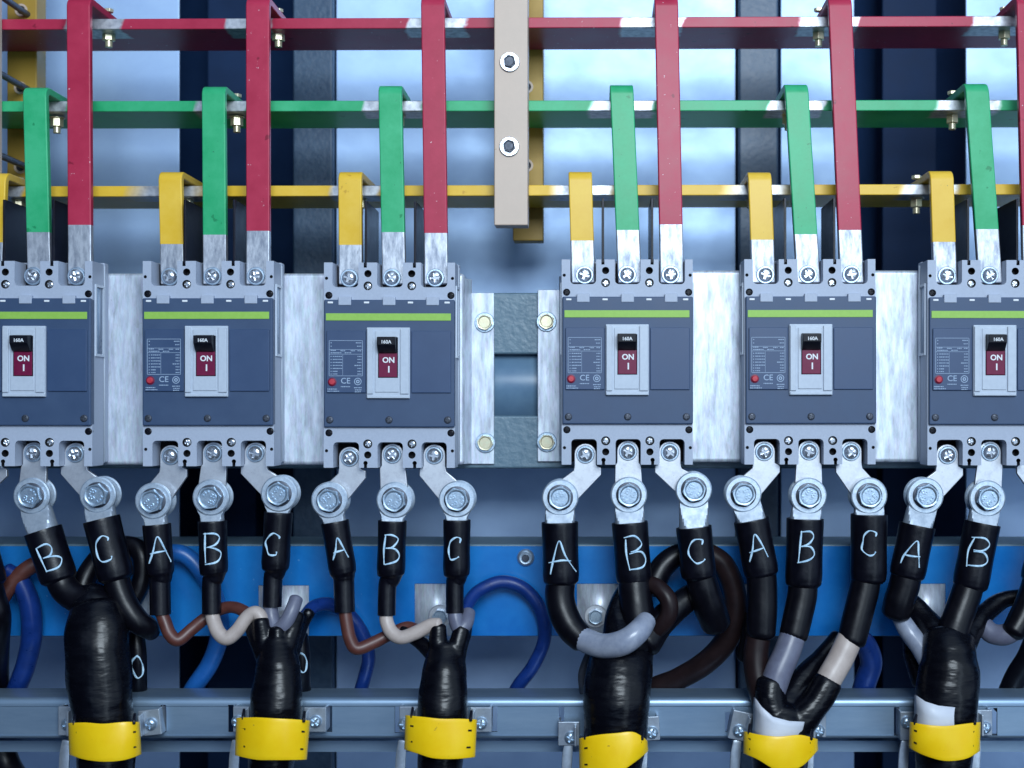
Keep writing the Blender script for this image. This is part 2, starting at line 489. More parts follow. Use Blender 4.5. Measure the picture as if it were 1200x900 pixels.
def hex_mesh(r, h, mname, mark=None):
    m = MB()
    hx = hexr(r)
    def cap(k):
        return lambda a: min(hx(a), r*k)
    m.lathe([(0, -h*0.80), (r*0.66, -h*0.80), (r*0.76, -h*0.98), (r*0.80, -h), (cap(0.915), -h), (cap(0.96), -h*0.93), (hx, -h*0.84), (hx, 0), (0, 0)], 48)
    if mark:
        # raised strength grade on the head
        k = Vector((0, 0, 0))
        text_bm(m, mark, r*0.74, PX, PY + r*0.3, -h*0.80, 0.15, 1.3)
        for i in range(3):
            a = 0.5 + i*0.55
            m.cyl(r*0.5*math.cos(a), r*0.5*math.sin(a), r*0.10, -h*0.80-1.3, -h*0.7, 8)
    me = m.mesh('hex'); me.materials.append(M[mname])
    return me


WASH_T = washer_mesh(10.8, 1.6, 3, 'zinc')
WASH_B = washer_mesh(21.5, 3.2, 6, 'washer')
SHADE_RING_B = washer_mesh(15.3, 1.3, 6, 'rod')  # dark ring added to draw the shadow round the bolt head
HEX_B = hex_mesh(14.2, 8.0, 'zinc', '8.8')
NUT_B = hex_mesh(13.8, 10, 'zinc')
WASH_P = washer_mesh(12.4, 1.6, 4, 'zinc')
HEX_P = hex_mesh(9.9, 6, 'zincy')
WASH_E = washer_mesh(12, 2.4, 6, 'white')
WASH_E.materials.clear(); WASH_E.materials.append(M['chrome'])
HEX_E = hex_mesh(7.5, 5, 'rod')
WASH_BL = washer_mesh(14.5, 2.4, 5, 'link')
HEX_BL = hex_mesh(9.5, 7, 'zinc')

# ------------------------------------------------------------------ setting: cabinet back
w = MB(); w.box((-1450, 500, -950), (1150, 510, 950))
o = obj('wall', w, M['navy']); o['kind'] = 'structure'; o['label'] = 'dark navy rear wall of the cabinet behind everything'

D_SH = 300


def sheet(u0, u1, label):
    m = MB()
    a, b = W(u0, -230, D_SH), W(u1, 1130, D_SH)
    m.box((a.x, D_SH, a.z), (b.x, D_SH + 4, b.z))
    o = obj('back_plate', m, M['sheet'], org=Vector(((a.x+b.x)/2, D_SH, b.z)), bevel=1.2)
    tag(o, label, 'back plate', 'galvanised back plates')
    return o


sheet(-260, 210, 'plain galvanised back plate behind the busbars at the left end')
sheet(394, 862, 'wide galvanised back plate behind the beige busbar support in the middle')
sheet(915, 1001, 'narrow galvanised back plate strip right of the right hammered upright')
sheet(1132, 1500, 'plain galvanised back plate behind the busbars at the right end')


def upright(u0, u1, label):
    d0 = 284
    a, b = W(u0, -230, d0), W(u1, 1130, d0)
    m = MB()
    m.box((a.x, d0, a.z), (b.x, d0 + 90, b.z))
    o = obj('cabinet_upright', m, M['upright'], org=Vector(((a.x+b.x)/2, d0, b.z)), bevel=3, bseg=3)
    tag(o, label, 'upright', 'hammered grey cabinet uprights')


upright(343, 390, 'hammered grey upright left of the middle back plate')
upright(866, 912, 'hammered grey upright right of the middle back plate')


def post(u0, u1, d0, label):
    a, b = W(u0, -230, d0), W(u1, 1130, d0)
    m = MB(); m.box((a.x, d0, a.z), (b.x, d0 + 40, b.z))
    o = obj('cabinet_post', m, M['navy'], org=Vector(((a.x+b.x)/2, d0, b.z)), bevel=2)
    tag(o, label, 'post', 'dark posts in the cabinet gaps')


post(243, 300, 410, 'dark navy post in the gap left of the left hammered upright')
post(1034, 1098, 410, 'dark navy post in the wide gap between the two right back plates')

# ------------------------------------------------------------------ main busbars
D_BAR0, D_BAR1 = 65, 163


def xm(u, d=D_BAR0):
    return W(u, 0, d).x * S


def main_bar(colour, v_left, v_right, patches, slant, label):
    k = 1 + D_BAR0 / L
    v0 = (v_left + v_right) / 2
    c = W(600, v0 + 6, D_BAR0)
    th = 12.6 * k / 2
    pm = paint_patch_mat('scraped_' + colour + '_paint', M[colour],
                         [(xm(a) - c.x*S, xm(b) - c.x*S, s*S) for a, b, s in patches], slant)
    m = MB()
    m.box((-1000 + c.x*0, D_BAR0, c.z - th), (900, D_BAR1, c.z + th))
    o = obj('main_busbar', m, pm, org=c, bevel=1.2)
    o.rotation_euler = (0, -math.atan((v_left - v_right) / 1200), 0)
    tag(o, label, 'busbar', 'horizontal main busbars')
    return o


main_bar('red', 22.5, 18.6, [(76, 143, 2), (265, 318, 2), (477, 547, 2), (729, 801, 2), (938, 1007, 2), (1140, 1215, 2)], -0.5,
         'red painted horizontal main busbar, uppermost of the three')
main_bar('green', 118.6, 117.2, [(56, 77, 2), (229, 290, 3), (426, 495, 2), (692, 767, 3), (900, 967, 2), (1098, 1172, 3)], -0.5,
         'green painted horizontal main busbar between the red and yellow ones')
main_bar('yellow', 218.4, 215.8, [(-20, 27, 3), (160, 236, 16), (388, 444, 3), (650, 720, 8), (858, 925, 16), (1058, 1122, 5)], -0.4,
         'yellow painted horizontal main busbar, lowest of the three')

# ------------------------------------------------------------------ drop bars
ORD = ['first', 'second', 'third', 'fourth', 'fifth', 'sixth']
TH = 9.0
D_DROP = 22.0
NUT_S = hex_mesh(5.6, 6, 'zincy')


def drop_bar(bi, colour, ut, vt, ub, vb, uscrew, vend, hang=0, bolt=False):
    """bar from the top of its main bar, bent forward and down to the breaker terminal.
    ut: left edge at the top bend, vt: top, ub: left edge where the paint ends (vb)"""
    wd = 27.6
    d = D_DROP
    zt = W(0, vt, d).z
    # half thickness of drop bar: bottom of top leg rests on main bar top
    xt0 = W(ut, vt, d).x; xb0 = W(ub, vb, d).x; zb = W(0, vb, d).z
    slope = (xb0 - xt0) / (zt - zb)
    R = 13
    prof = []          # (y, z) centre line profile of outer face, with inner
    outer = [(D_BAR1 - 26, zt)] + [(d + R - R*math.sin(a), zt - R + R*math.cos(a)) for a in [i*PI/2/7 for i in range(8)]]
    r = R - TH
    inner = [(D_BAR1 - 26, zt - TH)] + [(d + R - r*math.sin(a), zt - R + r*math.cos(a)) for a in [i*PI/2/7 for i in range(8)]]
    zs = W(0, vend, d).z
    outer += [(d, zb), (d, zs)]; inner += [(d + TH, zb), (d + TH, zs)]
    m = MB()
    rows = []
    for (yo, zo), (yi, zi) in zip(outer, inner):
        def X(z): return xt0 + slope * (zt - min(z, zt))
        sc_ = wd * (1 + d / L)
        x = X(zo); xi = X(zi)
        rows.append([m.bm.verts.new((x, yo, zo)), m.bm.verts.new((x + sc_, yo, zo)),
                     m.bm.verts.new((xi + sc_, yi, zi)), m.bm.verts.new((xi, yi, zi))])
    for i, (A, B) in enumerate(zip(rows, rows[1:])):
        for k in range(4):
            q = (k + 1) % 4
            f = m.bm.faces.new((A[k], A[q], B[q], B[k]))
            f.material_index = 1 if i >= len(rows) - 2 else 0
    m.bm.faces.new(rows[0]); f = m.bm.faces.new(rows[-1]); f.material_index = 1
    # rounded lower end corners
    bmesh.ops.recalc_face_normals(m.bm, faces=m.bm.faces[:])
    place = f'{ORD[bi]} breaker from the left'
    org = Vector((xb0 + wd/2, d, zs))
    o = obj('drop_bar', m, [M[colour], M['tin']], org=org, bevel=1.6, bseg=3)
    ends = {0: ', cut by the left edge' if colour == 'yellow' else '', 5: ', cut by the right edge' if colour == 'red' else ''}.get(bi, '')
    tag(o, f'{colour} painted drop bar with bare tinned foot on the {place}' , 'drop bar', 'painted drop bars above the breakers')
    # clamping bolt through both bars
    bx = xt0 + wd/2 + hang
    by = D_BAR0 + 24
    zmain = zt - TH
    mb = MB()
    mb.bm.verts.ensure_lookup_table()
    k = 1 + D_BAR0/L
    th = 13.4 * k

    def vcyl(r0, z0, z1, n, ph=0):
        a = [mb.bm.verts.new((bx + r0*math.cos(ph+2*PI*i/n), by + r0*math.sin(ph+2*PI*i/n), z0)) for i in range(n)]
        b = [mb.bm.verts.new((bx + r0*math.cos(ph+2*PI*i/n), by + r0*math.sin(ph+2*PI*i/n), z1)) for i in range(n)]
        fs = [mb.bm.faces.new(a), mb.bm.faces.new(b)]
        for i in range(n):
            j = (i+1) % n; fs.append(mb.bm.faces.new((a[i], a[j], b[j], b[i])))
        bmesh.ops.recalc_face_normals(mb.bm, faces=fs)
    vcyl(6.0, zt + 0.4, zt + 4.5, 6)            # head above
    vcyl(9.6, zmain - th - 1.8, zmain - th - 0.4, 20)   # washer below
    vcyl(7.8, zmain - th - 12, zmain - th - 1.9, 6, 0.3)    # nut
    vcyl(4.4, zmain - th - 20, zmain - th - 12.1, 14)      # thread end
    obj('clamp_bolt', mb, M['zincy'], parent=o, bevel=0.5)
    return o


#           colour   ut   vt    ub   vb
DROPS = {0: [('yellow', -20.5, 201, -24, 284), ('green', 26, 100, 30.5, 272), ('red', 77.6, -5, 79, 263.5)],
         1: [('yellow', 185, 199.5, 187, 286), ('green', 236, 99, 237.3, 275), ('red', 287.8, -5, 288.2, 270.5)],
         2: [('yellow', 396, 199.5, 396.6, 287), ('green', 443, 98, 446.6, 272), ('red', 493, -6, 496.6, 273)],
         3: [('yellow', 666, 199.3, 668.4, 282), ('green', 714.5, 97, 721.8, 269.5), ('red', 767, -6, 772.5, 263)],
         4: [('yellow', 876.5, 200, 879.5, 281), ('green', 919.5, 96.5, 930.6, 274.5), ('red', 970.5, -6, 982.3, 269.5)],
         5: [('yellow', 1090, 198.5, 1092.8, 283.5), ('green', 1131, 95.5, 1143.2, 268.5), ('red', 1191.5, -7, 1198, 264)]}
HANG = {(0, 'red'): 12, (1, 'red'): 9, (0, 'green'): 0, (1, 'green'): 10, (4, 'red'): -14, (5, 'red'): -8, (5, 'green'): -11, (5, 'yellow'): -14}
for bi, rows_ in DROPS.items():
    for colour, ut, vt, ub, vb in rows_:
        drop_bar(bi, colour, ut, vt, ub, vb, 0, 331.5 + (1.5 if bi < 3 else 0), HANG.get((bi, colour), 0))

# ------------------------------------------------------------------ insulating supports
def support_front(u0, u1, vbot, label, bolts):
    d0 = 34
    a, b = W(u0, -120, d0), W(u1, vbot, d0)
    m = MB(); m.box((a.x, d0, a.z), (b.x, d0 + 28, b.z))
    org = Vector(((a.x+b.x)/2, d0, b.z))
    o = obj('busbar_support', m, M['beige'], org=org, bevel=1.5)
    tag(o, label, 'busbar support', 'insulating busbar supports')
    for (bu, bv) in bolts:
        p = W(bu, bv, d0)
        rod = MB(); rod.cyl(p.x, p.z, 4.2, d0 - 1, 200, 16)
        ro = obj('tie_rod', rod, M['rod'], parent=o, org=Vector((p.x, d0, p.z)))
        inst('washer', WASH_E, ro, Vector((p.x, d0 - 0.3, p.z)))
        inst('bolt_head', HEX_E, ro, Vector((p.x, d0 - 2.8, p.z)), 0.3)
    return o


def support_rear(u0, u1, vbot, label, holes):
    d0 = 166
    a, b = W(u0, -120, d0), W(u1, vbot, d0)
    m = MB(); m.box((a.x, d0, a.z), (b.x, d0 + 30, b.z))
    o = obj('busbar_support', m, M['tan'], org=Vector(((a.x+b.x)/2, d0, b.z)), bevel=1.5)
    tag(o, label, 'busbar support', 'insulating busbar supports')
    for (hu, hv) in holes:
        p = W(hu, hv, d0)
        q = MB(); q.lathe([(5.5, -1.2), (8.2, -1.2), (8.2, 0), (5.5, 0), (5.5, -1.2)], 24)
        q.lathe([(0, -0.4), (5.4, -0.4), (5.4, 0.3), (0, 0.3)], 20)
        me = q.mesh('eyelet')
        me.materials.append(M['beige']); me.materials.append(M['hole'])
        for f in me.polygons:
            c = f.center
            if math.hypot(c.x, c.z) < 5.45*S: f.material_index = 1
        inst('eyelet', me, o, p)


support_front(579, 618.5, 264, 'pale beige front support board with two washered bolts in the middle', [(597.5, 73), (597, 172)])
support_rear(601, 636.5, 282, 'tan rear support board half hidden behind the beige middle board', [(617.5, 102), (617.5, 194)])
support_front(-50, -9.5, 250, 'beige front support board sliver at the left edge', [(-24, -22), (-24, 73), (-24, 172)])
support_rear(8, 43, 232, 'tan rear support board behind the busbars at the left edge', [(25, 12), (24, 103), (24, 196)])

# ------------------------------------------------------------------ mounting plates and cross beam
def mounting_plate(tray0, tray1, fl0, fl1, fweb0, fweb1, vt, vb, label, bolts):
    m = MB()
    a, b = W(tray0, vt, 54), W(tray1, vb, 54)
    m.box((a.x, 54, a.z), (b.x, 77, b.z))
    org = Vector(((a.x+b.x)/2, 54, b.z))
    o = obj('mounting_plate', m, M['galv'], org=org, bevel=5, bseg=4)
    tag(o, label, 'mounting plate', 'galvanised breaker mounting plates')
    f = MB()
    a, b = W(fl0, vt + 23, 74), W(fl1, vb - 1, 74)
    f.box((a.x, 74, a.z), (b.x, 78.5, b.z))
    fo = obj('flange', f, M['galv'], parent=o, bevel=1)
    # sloping web between tray and flange
    q = MB()
    p = [W(fweb0, 0, 56), W(fweb1, 0, 75)]
    z0, z1 = W(0, vt + 6, 60).z, W(0, vb - 1, 60).z
    A = [(p[0].x, 56), (p[1].x, 75), (p[1].x, 78), (p[0].x, 60)]
    lo = [q.bm.verts.new((x, y, z1)) for x, y in A]; hi = [q.bm.verts.new((x, y, z0)) for x, y in A]
    q.bm.faces.new(lo); q.bm.faces.new(hi)
    for i in range(4):
        j = (i+1) % 4; q.bm.faces.new((lo[i], lo[j], hi[j], hi[i]))
    bmesh.ops.recalc_face_normals(q.bm, faces=q.bm.faces[:])
    obj('web', q, M['galv'], parent=o, bevel=1)
    for bu, bv in bolts:
        pp = W(bu, bv, 73.7)
        bo = inst('flange_bolt', HEX_P, o, pp + Vector((0, -1.5, 0)), random.uniform(0, 1))
        inst('washer', WASH_P, bo, pp)
    return o


mounting_plate(-300, 544, 552, 579, 541, 553, 320, 545, 'long galvanised mounting plate under the three left breakers', [(568, 378), (569, 519)])
mounting_plate(658, 1500, 630, 656.5, 661, 655, 316.5, 542, 'long galvanised mounting plate under the three right breakers', [(640.5, 377), (641, 518)])

k = 1 + 79 / L
pr = [(79, (PY-343)*k), (79, (PY-415)*k), (100, (PY-415)*k), (100, (PY-487)*k), (79, (PY-487)*k), (79, (PY-549)*k), (175, (PY-549)*k), (175, (PY-343)*k)]
m = MB()
A = [m.bm.verts.new((-1080, y, z)) for y, z in pr]; B = [m.bm.verts.new((860, y, z)) for y, z in pr]
m.bm.faces.new(A); m.bm.faces.new(B[::-1])
for i in range(len(pr)):
    j = (i+1) % len(pr); m.bm.faces.new((A[i], A[j], B[j], B[i]))
bmesh.ops.recalc_face_normals(m.bm, faces=m.bm.faces[:])
beam = obj('cross_beam', m, M['hammer'], org=W(600, 549, 79), bevel=3, bseg=3)
tag(beam, 'hammered grey horizontal cross beam seen between the two mounting plates', 'cross beam')
m = MB(); a, b = W(-300, 413, 92), W(1500, 489, 92); m.box((a.x, 92, a.z - 2.0), (b.x, 140, b.z + 2.0))
obj('recessed_web', m, M['smoothblue'], parent=beam)

# ------------------------------------------------------------------ circuit breaker (built once, at the fourth place)
B4 = W(735, 545, 0)
br = thing('circuit_breaker', B4, '', 'circuit breaker', 'slate blue circuit breakers in a row')


def rr_slot(u0, u1, vtop, vbot, r, top=True):
    """U-shaped slot outline for cutting, open at vtop (top=True) or at vbot"""
    if top:
        return [(u0, vtop), (u0, vbot - r)] + [(u0 + r - r*math.cos(a), vbot - r + r*math.sin(a)) for a in (0.4, 0.8, 1.2, PI/2)] + \
               [(u1 - r + r*math.sin(a), vbot - r + r*math.cos(a)) for a in (0.0, 0.4, 0.8, 1.2, PI/2)] + [(u1, vtop)]
    return [(u1, vbot), (u1, vtop + r)] + [(u1 - r + r*math.cos(a), vtop + r - r*math.sin(a)) for a in (0.4, 0.8, 1.2, PI/2)] + \
           [(u0 + r - r*math.sin(a), vtop + r - r*math.cos(a)) for a in (0.0, 0.4, 0.8, 1.2, PI/2)] + [(u0, vbot)]


TS = [(668.2, 698.6), (720.5, 750.6), (771.8, 802.8)]
BS = [(669.3, 699.6), (721.3, 751), (772.8, 802.4)]
GF = 5.0       # depth of the grey housing's front
# outline of the front part of the housing with slots
pts = [(658.2, 304)]
for s in TS: pts += rr_slot(s[0], s[1], 304, 333, 5, True)
pts += [(811.8, 304), (811.8, 544.5)]
for s in BS[::-1]: pts += rr_slot(s[0], s[1], 514.5, 544.5, 5, False)
pts += [(658.2, 544.5)]
m = MB(); m.iprism(pts, GF, 40)
me = m.mesh('housing_front', B4)
cut = MB()


def hole(u, v, r, depth=14):
    p = W(u, v, GF); cut.cyl(p.x, p.z, r, GF - 3, GF + depth, 20, mi=1)


for x in (709.7, 761): hole(x, 317, 4.3); hole(x, 331.3, 5.2, 9)
for x in (709.8, 761.6): hole(x, 516.6, 5.4, 9); hole(x, 529.5, 4.3)
for u, v in ((664, 342.5), (807, 342.5), (664.3, 503.7), (807.3, 503.7)): hole(u, v, 4.3, 5)
for u, v in ((661.2, 322.5), (808.8, 322.5), (661.5, 524.7), (809, 524.7)): hole(u, v, 1.9, 6)
for u in (706.6, 764.2):
    p = W(u, 305, GF); cut.box((p.x - 1.8, GF - 3, p.z - 5), (p.x + 1.8, 20, p.z + 6), 1)
    p = W(u + 0.6, 544, GF); cut.box((p.x - 1.8, GF - 3, p.z - 6), (p.x + 1.8, 20, p.z + 5), 1); cut.cyl(p.x, p.z + 5, 2.6, GF - 3.2, 19.5, 14, mi=1)
me = boolean(me, [cut.mesh('cuts', B4)])
resharp(me)
me.materials[0] = M['grey']; me.materials[1] = M['hole']
hf = link('terminal_housing', me, [M['grey']], br, Vector((0, 0, 0)), B4)
# rear body
m = MB(); a, b = W(659.5, 306, 40), W(810.5, 541, 40)
m.box((a.x, 40, a.z), (b.x, 53.8, b.z))
obj('rear_body', m, M['grey'], parent=br, bevel=2)
# terminal copper pads inside the slots
PADM = mat('terminal_copper', (0.055, 0.04, 0.04), (0.03, 0.025, 0.03), met=0.6, rough=0.45, nscale=300)
for slots_, v0_, v1_ in ((TS, 309, 332), (BS, 516, 541)):
    for sl_ in slots_:
        a, b = W(sl_[0] + 1, v0_, 36), W(sl_[1] - 1, v1_, 36)
        m = MB(); m.box((a.x, 33, a.z), (b.x, 39.5, b.z))
        obj('terminal_pad', m, PADM, parent=br)
# side frames on the housing (accessory windows)
for sx, x in ((1, W(811.8, 0, GF).x), (-1, W(658.2, 0, GF).x)):
    pr = [(12, 330), (38, 330), (38, 415), (12, 415), (12, 333), (15, 333), (15, 412), (35, 412), (35, 333), (12, 333)]
    m = MB()
    o4 = [(12, 330), (38, 330), (38, 415), (12, 415)]; i4 = [(15, 333), (35, 333), (35, 412), (15, 412)]
    def ring_(pp, xx): return [m.bm.verts.new((xx, y, PY - v)) for y, v in pp]
    oo, ii, ob, ib = ring_(o4, x + sx*1.8), ring_(i4, x + sx*1.8), ring_(o4, x), ring_(i4, x)
    for q in range(4):
        r_ = (q+1) % 4
        for f4 in ((oo[q], oo[r_], ii[r_], ii[q]), (ob[q], ob[r_], oo[r_], oo[q]), (ii[q], ii[r_], ib[r_], ib[q]), (ib[q], ib[r_], ob[r_], ob[q])):
            m.bm.faces.new(f4)
    bmesh.ops.recalc_face_normals(m.bm, faces=m.bm.faces[:])
    fr_ = obj('side_frame', m, M['bezel'], parent=br)
    m = MB(); m.box((x, 15.2, PY - 333.3), (x + sx*0.6, 34.8, PY - 411.7))
    obj('side_window', m, M['clear'], parent=fr_)
    m = MB(); m.box((x, 40.2, PY - 306), (x + sx*1.2, 45, PY - 541))
    obj('side_rib', m, M['bezel'], parent=br)

# front cover
m = MB(); m.ibox(659, 347.5, 812.2, 497, 0, 12)
cov = obj('front_cover', m, M['cover'], parent=br, bevel=1.6, bseg=3)
for u0, u1 in ((676, 691), (728, 743), (779, 794)):
    m = MB(); m.ibox(u0, 344, u1, 354, -0.9, 5)
    obj('latch', m, M['grey'], parent=cov, bevel=0.8)
for u in (666.5, 709, 760.5, 803.5):
    m = MB(); m.ibox(u - 3.2, 349.6, u + 3.2, 352, -0.5, 2)
    obj('vent_mark', m, M['white'], parent=cov, bevel=0.6)
m = MB(); m.ibox(661.4, 363.5, 808, 372, -0.7, 2)
obj('lime_stripe', m, M['lime'], parent=cov, bevel=0.4)
m = MB(); m.ibox(662.5, 384, 708.5, 456.8, -2.2, 2)
lp = obj('rating_label', m, M['panel'], parent=br, bevel=0.9)
m = MB(); m.ibox(762, 384, 808.4, 456.8, -2.0, 2)
obj('blank_panel', m, M['panel'], parent=br, bevel=0.9)
# printing on the label: ruled table with rows of unreadably small entries
m = MB(); dpr = -2.45
rnd = random.Random(3)


def ln(u0, v0, u1, v1): m.ibox(u0, v0, u1, v1, dpr, -2.1)


ln(665.5, 395.2, 705, 395.7); ln(665.5, 436.6, 705, 437.1); ln(665.5, 395.2, 666, 437); ln(704.5, 395.2, 705, 437)
ln(666, 405.8, 704.5, 406.2); ln(666, 411.2, 704.5, 411.6)


def micro(u0, u1, v, h=1.1):
    u = u0
    while u < u1 - 0.5:
        w_ = rnd.uniform(0.9, 2.0); w_ = min(w_, u1 - u)
        ln(u, v, u + w_, v + h * rnd.uniform(0.8, 1)); u += w_ + rnd.uniform(0.35, 0.7)


for v in (397.6, 401.6): micro(667.5, 669.5, v); micro(697 if v < 400 else 698.5, 703.5, v)
micro(667.5, 674, 403.9 + 3.2 - 0.6); micro(679, 685.5, 406.9); micro(691, 696, 406.9); micro(699, 703, 406.9)
micro(667.5, 680, 409.3); micro(684, 692, 409.3)
for i, v in enumerate((413.6, 417.1, 420.6, 424.1, 427.6, 431, 434.2)):
    ln(667.5, v, 668.5, v + 1.1)
    micro(670, 681 if i < 5 else 675.5, v)
    micro(699 if i != 3 else 695.5, 703.5, v)
ln(681.5, 412, 681.8, 436)
text_bm(m, 'CE', 9.5, 685, 442.9, -2.3, 0.05, 0.15)
micro(679.5, 690.5, 449); micro(663.8, 675, 451.8); micro(663.8, 677.5, 454.3)
micro(695, 704, 450.2); micro(696, 703.5, 452.8); micro(696, 703, 455)
p = W(699.4, 443.4, dpr)
m.lathe([(3.5, dpr), (4.3, dpr), (4.3, -2.1), (3.5, -2.1), (3.5, dpr)], 24, cx=p.x, cz=p.z)
m.lathe([(1.0, dpr), (2.1, dpr), (2.1, -2.1), (1.0, -2.1), (1.0, dpr)], 18, cx=p.x, cz=p.z)
obj('printing', m, M['print'], parent=lp)
p = W(669.3, 444, -2.2)
m = MB(); m.lathe([(0, -5.2), (2.8, -5.2), (3.6, -4.6), (3.8, -2.0), (0, -2.0)], 24, cx=p.x, cz=p.z)
tb = obj('trip_button', m, M['button'], parent=br)
m = MB(); m.lathe([(3.9, -2.9), (5.1, -2.7), (5.2, -2.0), (3.9, -2.0), (3.9, -2.9)], 24, cx=p.x, cz=p.z)
obj('button_ring', m, M['maroon'], parent=tb)
# bezel round the handle
m = MB()
m.ibox(709.8, 380, 760.4, 463.4, -3.2, 2)
m.ibox(710.6, 381.5, 717.6, 458, -5.4, -3.0)
m.ibox(749.5, 381.5, 759.6, 458, -5.4, -3.0)
m.ibox(719.8, 384, 748.2, 456, -4.6, -3.0)
bz = obj('handle_bezel', m, M['bezel'], parent=br, bevel=0.8)
m = MB(); m.ibox(710.4, 459.6, 759.8, 463, -4.8, -3.0); obj('lower_lip', m, M['bezel'], parent=bz, bevel=0.8)
m = MB(); m.ibox(723.5, 391.5, 746.8, 439, -4.85, -4.2)
obj('handle_slot', m, M['black'], parent=bz)
m = MB(); m.ibox(724.3, 410, 746, 438.3, -5.6, -4.4)
op = obj('position_plate', m, M['maroon'], parent=br, bevel=0.4)
m = MB(); text_bm(m, 'ON', 9.0, 736, 418.5, -5.8, 0.25, 0.2); text_bm(m, 'I', 10.5, 736.3, 429.5, -5.8, 0.3, 0.2)
obj('position_lettering', m, M['white'], parent=op)
# handle: wedge
m = MB()
xa, xb = W(724, 0, -15).x, W(745.6, 0, -15).x
prof = [(-15.8, 392.0), (-16.5, 392.8), (-16.5, 401.0), (-9.5, 409.5), (-4.4, 411), (-4.4, 391)]
A = [m.bm.verts.new((xa, y, PY - v)) for y, v in prof]; B = [m.bm.verts.new((xb, y, PY - v)) for y, v in prof]
m.bm.faces.new(A); m.bm.faces.new(B[::-1])
for i in range(len(prof)):
    j = (i+1) % len(prof); m.bm.faces.new((A[i], A[j], B[j], B[i]))
bmesh.ops.recalc_face_normals(m.bm, faces=m.bm.faces[:])
hd = obj('handle', m, M['black'], parent=br, bevel=0.9)
m = MB(); text_bm(m, '160A', 5.6, 735, 397.0, -16.6, 0.1, 0.3)
obj('handle_lettering', m, M['white'], parent=hd)
# screws
for u in (666.2, 735.6, 804.4):
    p = W(u, 488.4, 0)
    m = MB(); m.lathe([(0, -0.5), (3.3, -0.5), (4.1, -0.3), (4.1, 0.5), (0, 0.5)], 20, cx=p.x, cz=p.z)
    inst('cover_screw', SCREW_XS, br, Vector((p.x, -0.2, p.z)), random.uniform(0, 1.5))
for u, v in ((664, 342.5), (807, 342.5), (664.3, 503.7), (807.3, 503.7)):
    p = W(u, v, GF); inst('corner_screw', SCREW_CB, br, Vector((p.x, GF + 3.2, p.z)), random.uniform(0, 1.5))
for u, v in ((709.7, 331.3), (761, 331.3), (709.8, 516.6), (761.6, 516.6)):
    p = W(u, v, GF); inst('auxiliary_screw', SCREW_S, br, Vector((p.x, GF + 4.5, p.z)), random.uniform(0, 1.5))
for u, v in ((685.2, 322.3), (735, 321.8), (785.9, 321.8)):
    p = W(u, v, D_DROP)
    s_ = inst('terminal_screw', SCREW, br, Vector((p.x, D_DROP - 1.6, p.z)), random.uniform(0, 1.5))
    inst('washer', WASH_T, s_, Vector((p.x, D_DROP - 0.2, p.z)))
# phase barriers
for u in (706.6, 764.2):
    m = MB(); p = W(u, 306, 8); zt = W(0, 232, 8).z
    m.box((p.x - 1.4, 8, p.z - 2), (p.x + 1.4, 92, zt))
    obj('phase_barrier', m, M['barrier'], parent=br, bevel=0.5)

BR_POS = [(-706, 1.8), (-492.3, 1.8), (-279.8, 3.7), (0, 0), (215, -0.3), (430, 0.8)]
BR_LAB = ['slate blue breaker at the far left, cut by the left edge',
          'slate blue breaker second from the left, switched on',
          'slate blue breaker just left of the beige middle support',
          'slate blue breaker just right of the beige middle support',
          'slate blue breaker second from the right, switched on',
          'slate blue breaker at the far right, cut by the right edge']
BR = []
for i, (dx, dy) in enumerate(BR_POS):
    o = br if i == 3 else copy_tree(br)
    o.location = (B4 + Vector((dx, 0, -dy))) * S
    o.rotation_euler = (0, (0.0012, -0.001, 0.0015, 0, -0.0012, 0.0008)[i], 0)
    o['label'] = BR_LAB[i]; BR.append(o)

# ------------------------------------------------------------------ terminal links with bolts
D_LK = 21.0
BOLTS = {(0, 'A'): (-42, 583), (0, 'B'): (37, 581), (0, 'C'): (114.5, 580),
         (1, 'A'): (179.5, 587), (1, 'B'): (247, 583), (1, 'C'): (327, 578.5),
         (2, 'A'): (386, 586), (2, 'B'): (462.5, 586), (2, 'C'): (535.5, 585),
         (3, 'A'): (656.5, 583), (3, 'B'): (737, 580), (3, 'C'): (813, 574),
         (4, 'A'): (871, 579), (4, 'B'): (947.5, 581), (4, 'C'): (1018.5, 581),
         (5, 'A'): (1084.5, 581), (5, 'B'): (1157, 584), (5, 'C'): (1232, 582)}
TERM = {}
for i, (dx, dy) in enumerate(BR_POS):
    for ph, (u, v) in zip('ABC', ((686, 532.5), (736, 529), (785, 529.8))):
        w0 = W(u, v, D_LK) + Vector((dx, 0, -dy))
        k = 1 + D_LK / L
        TERM[(i, ph)] = (w0.x / k + PX, PY - w0.z / k)
TERM[(4, 'A')] = (895.5, 529.5); TERM[(1, 'C')] = (299.5, 531)


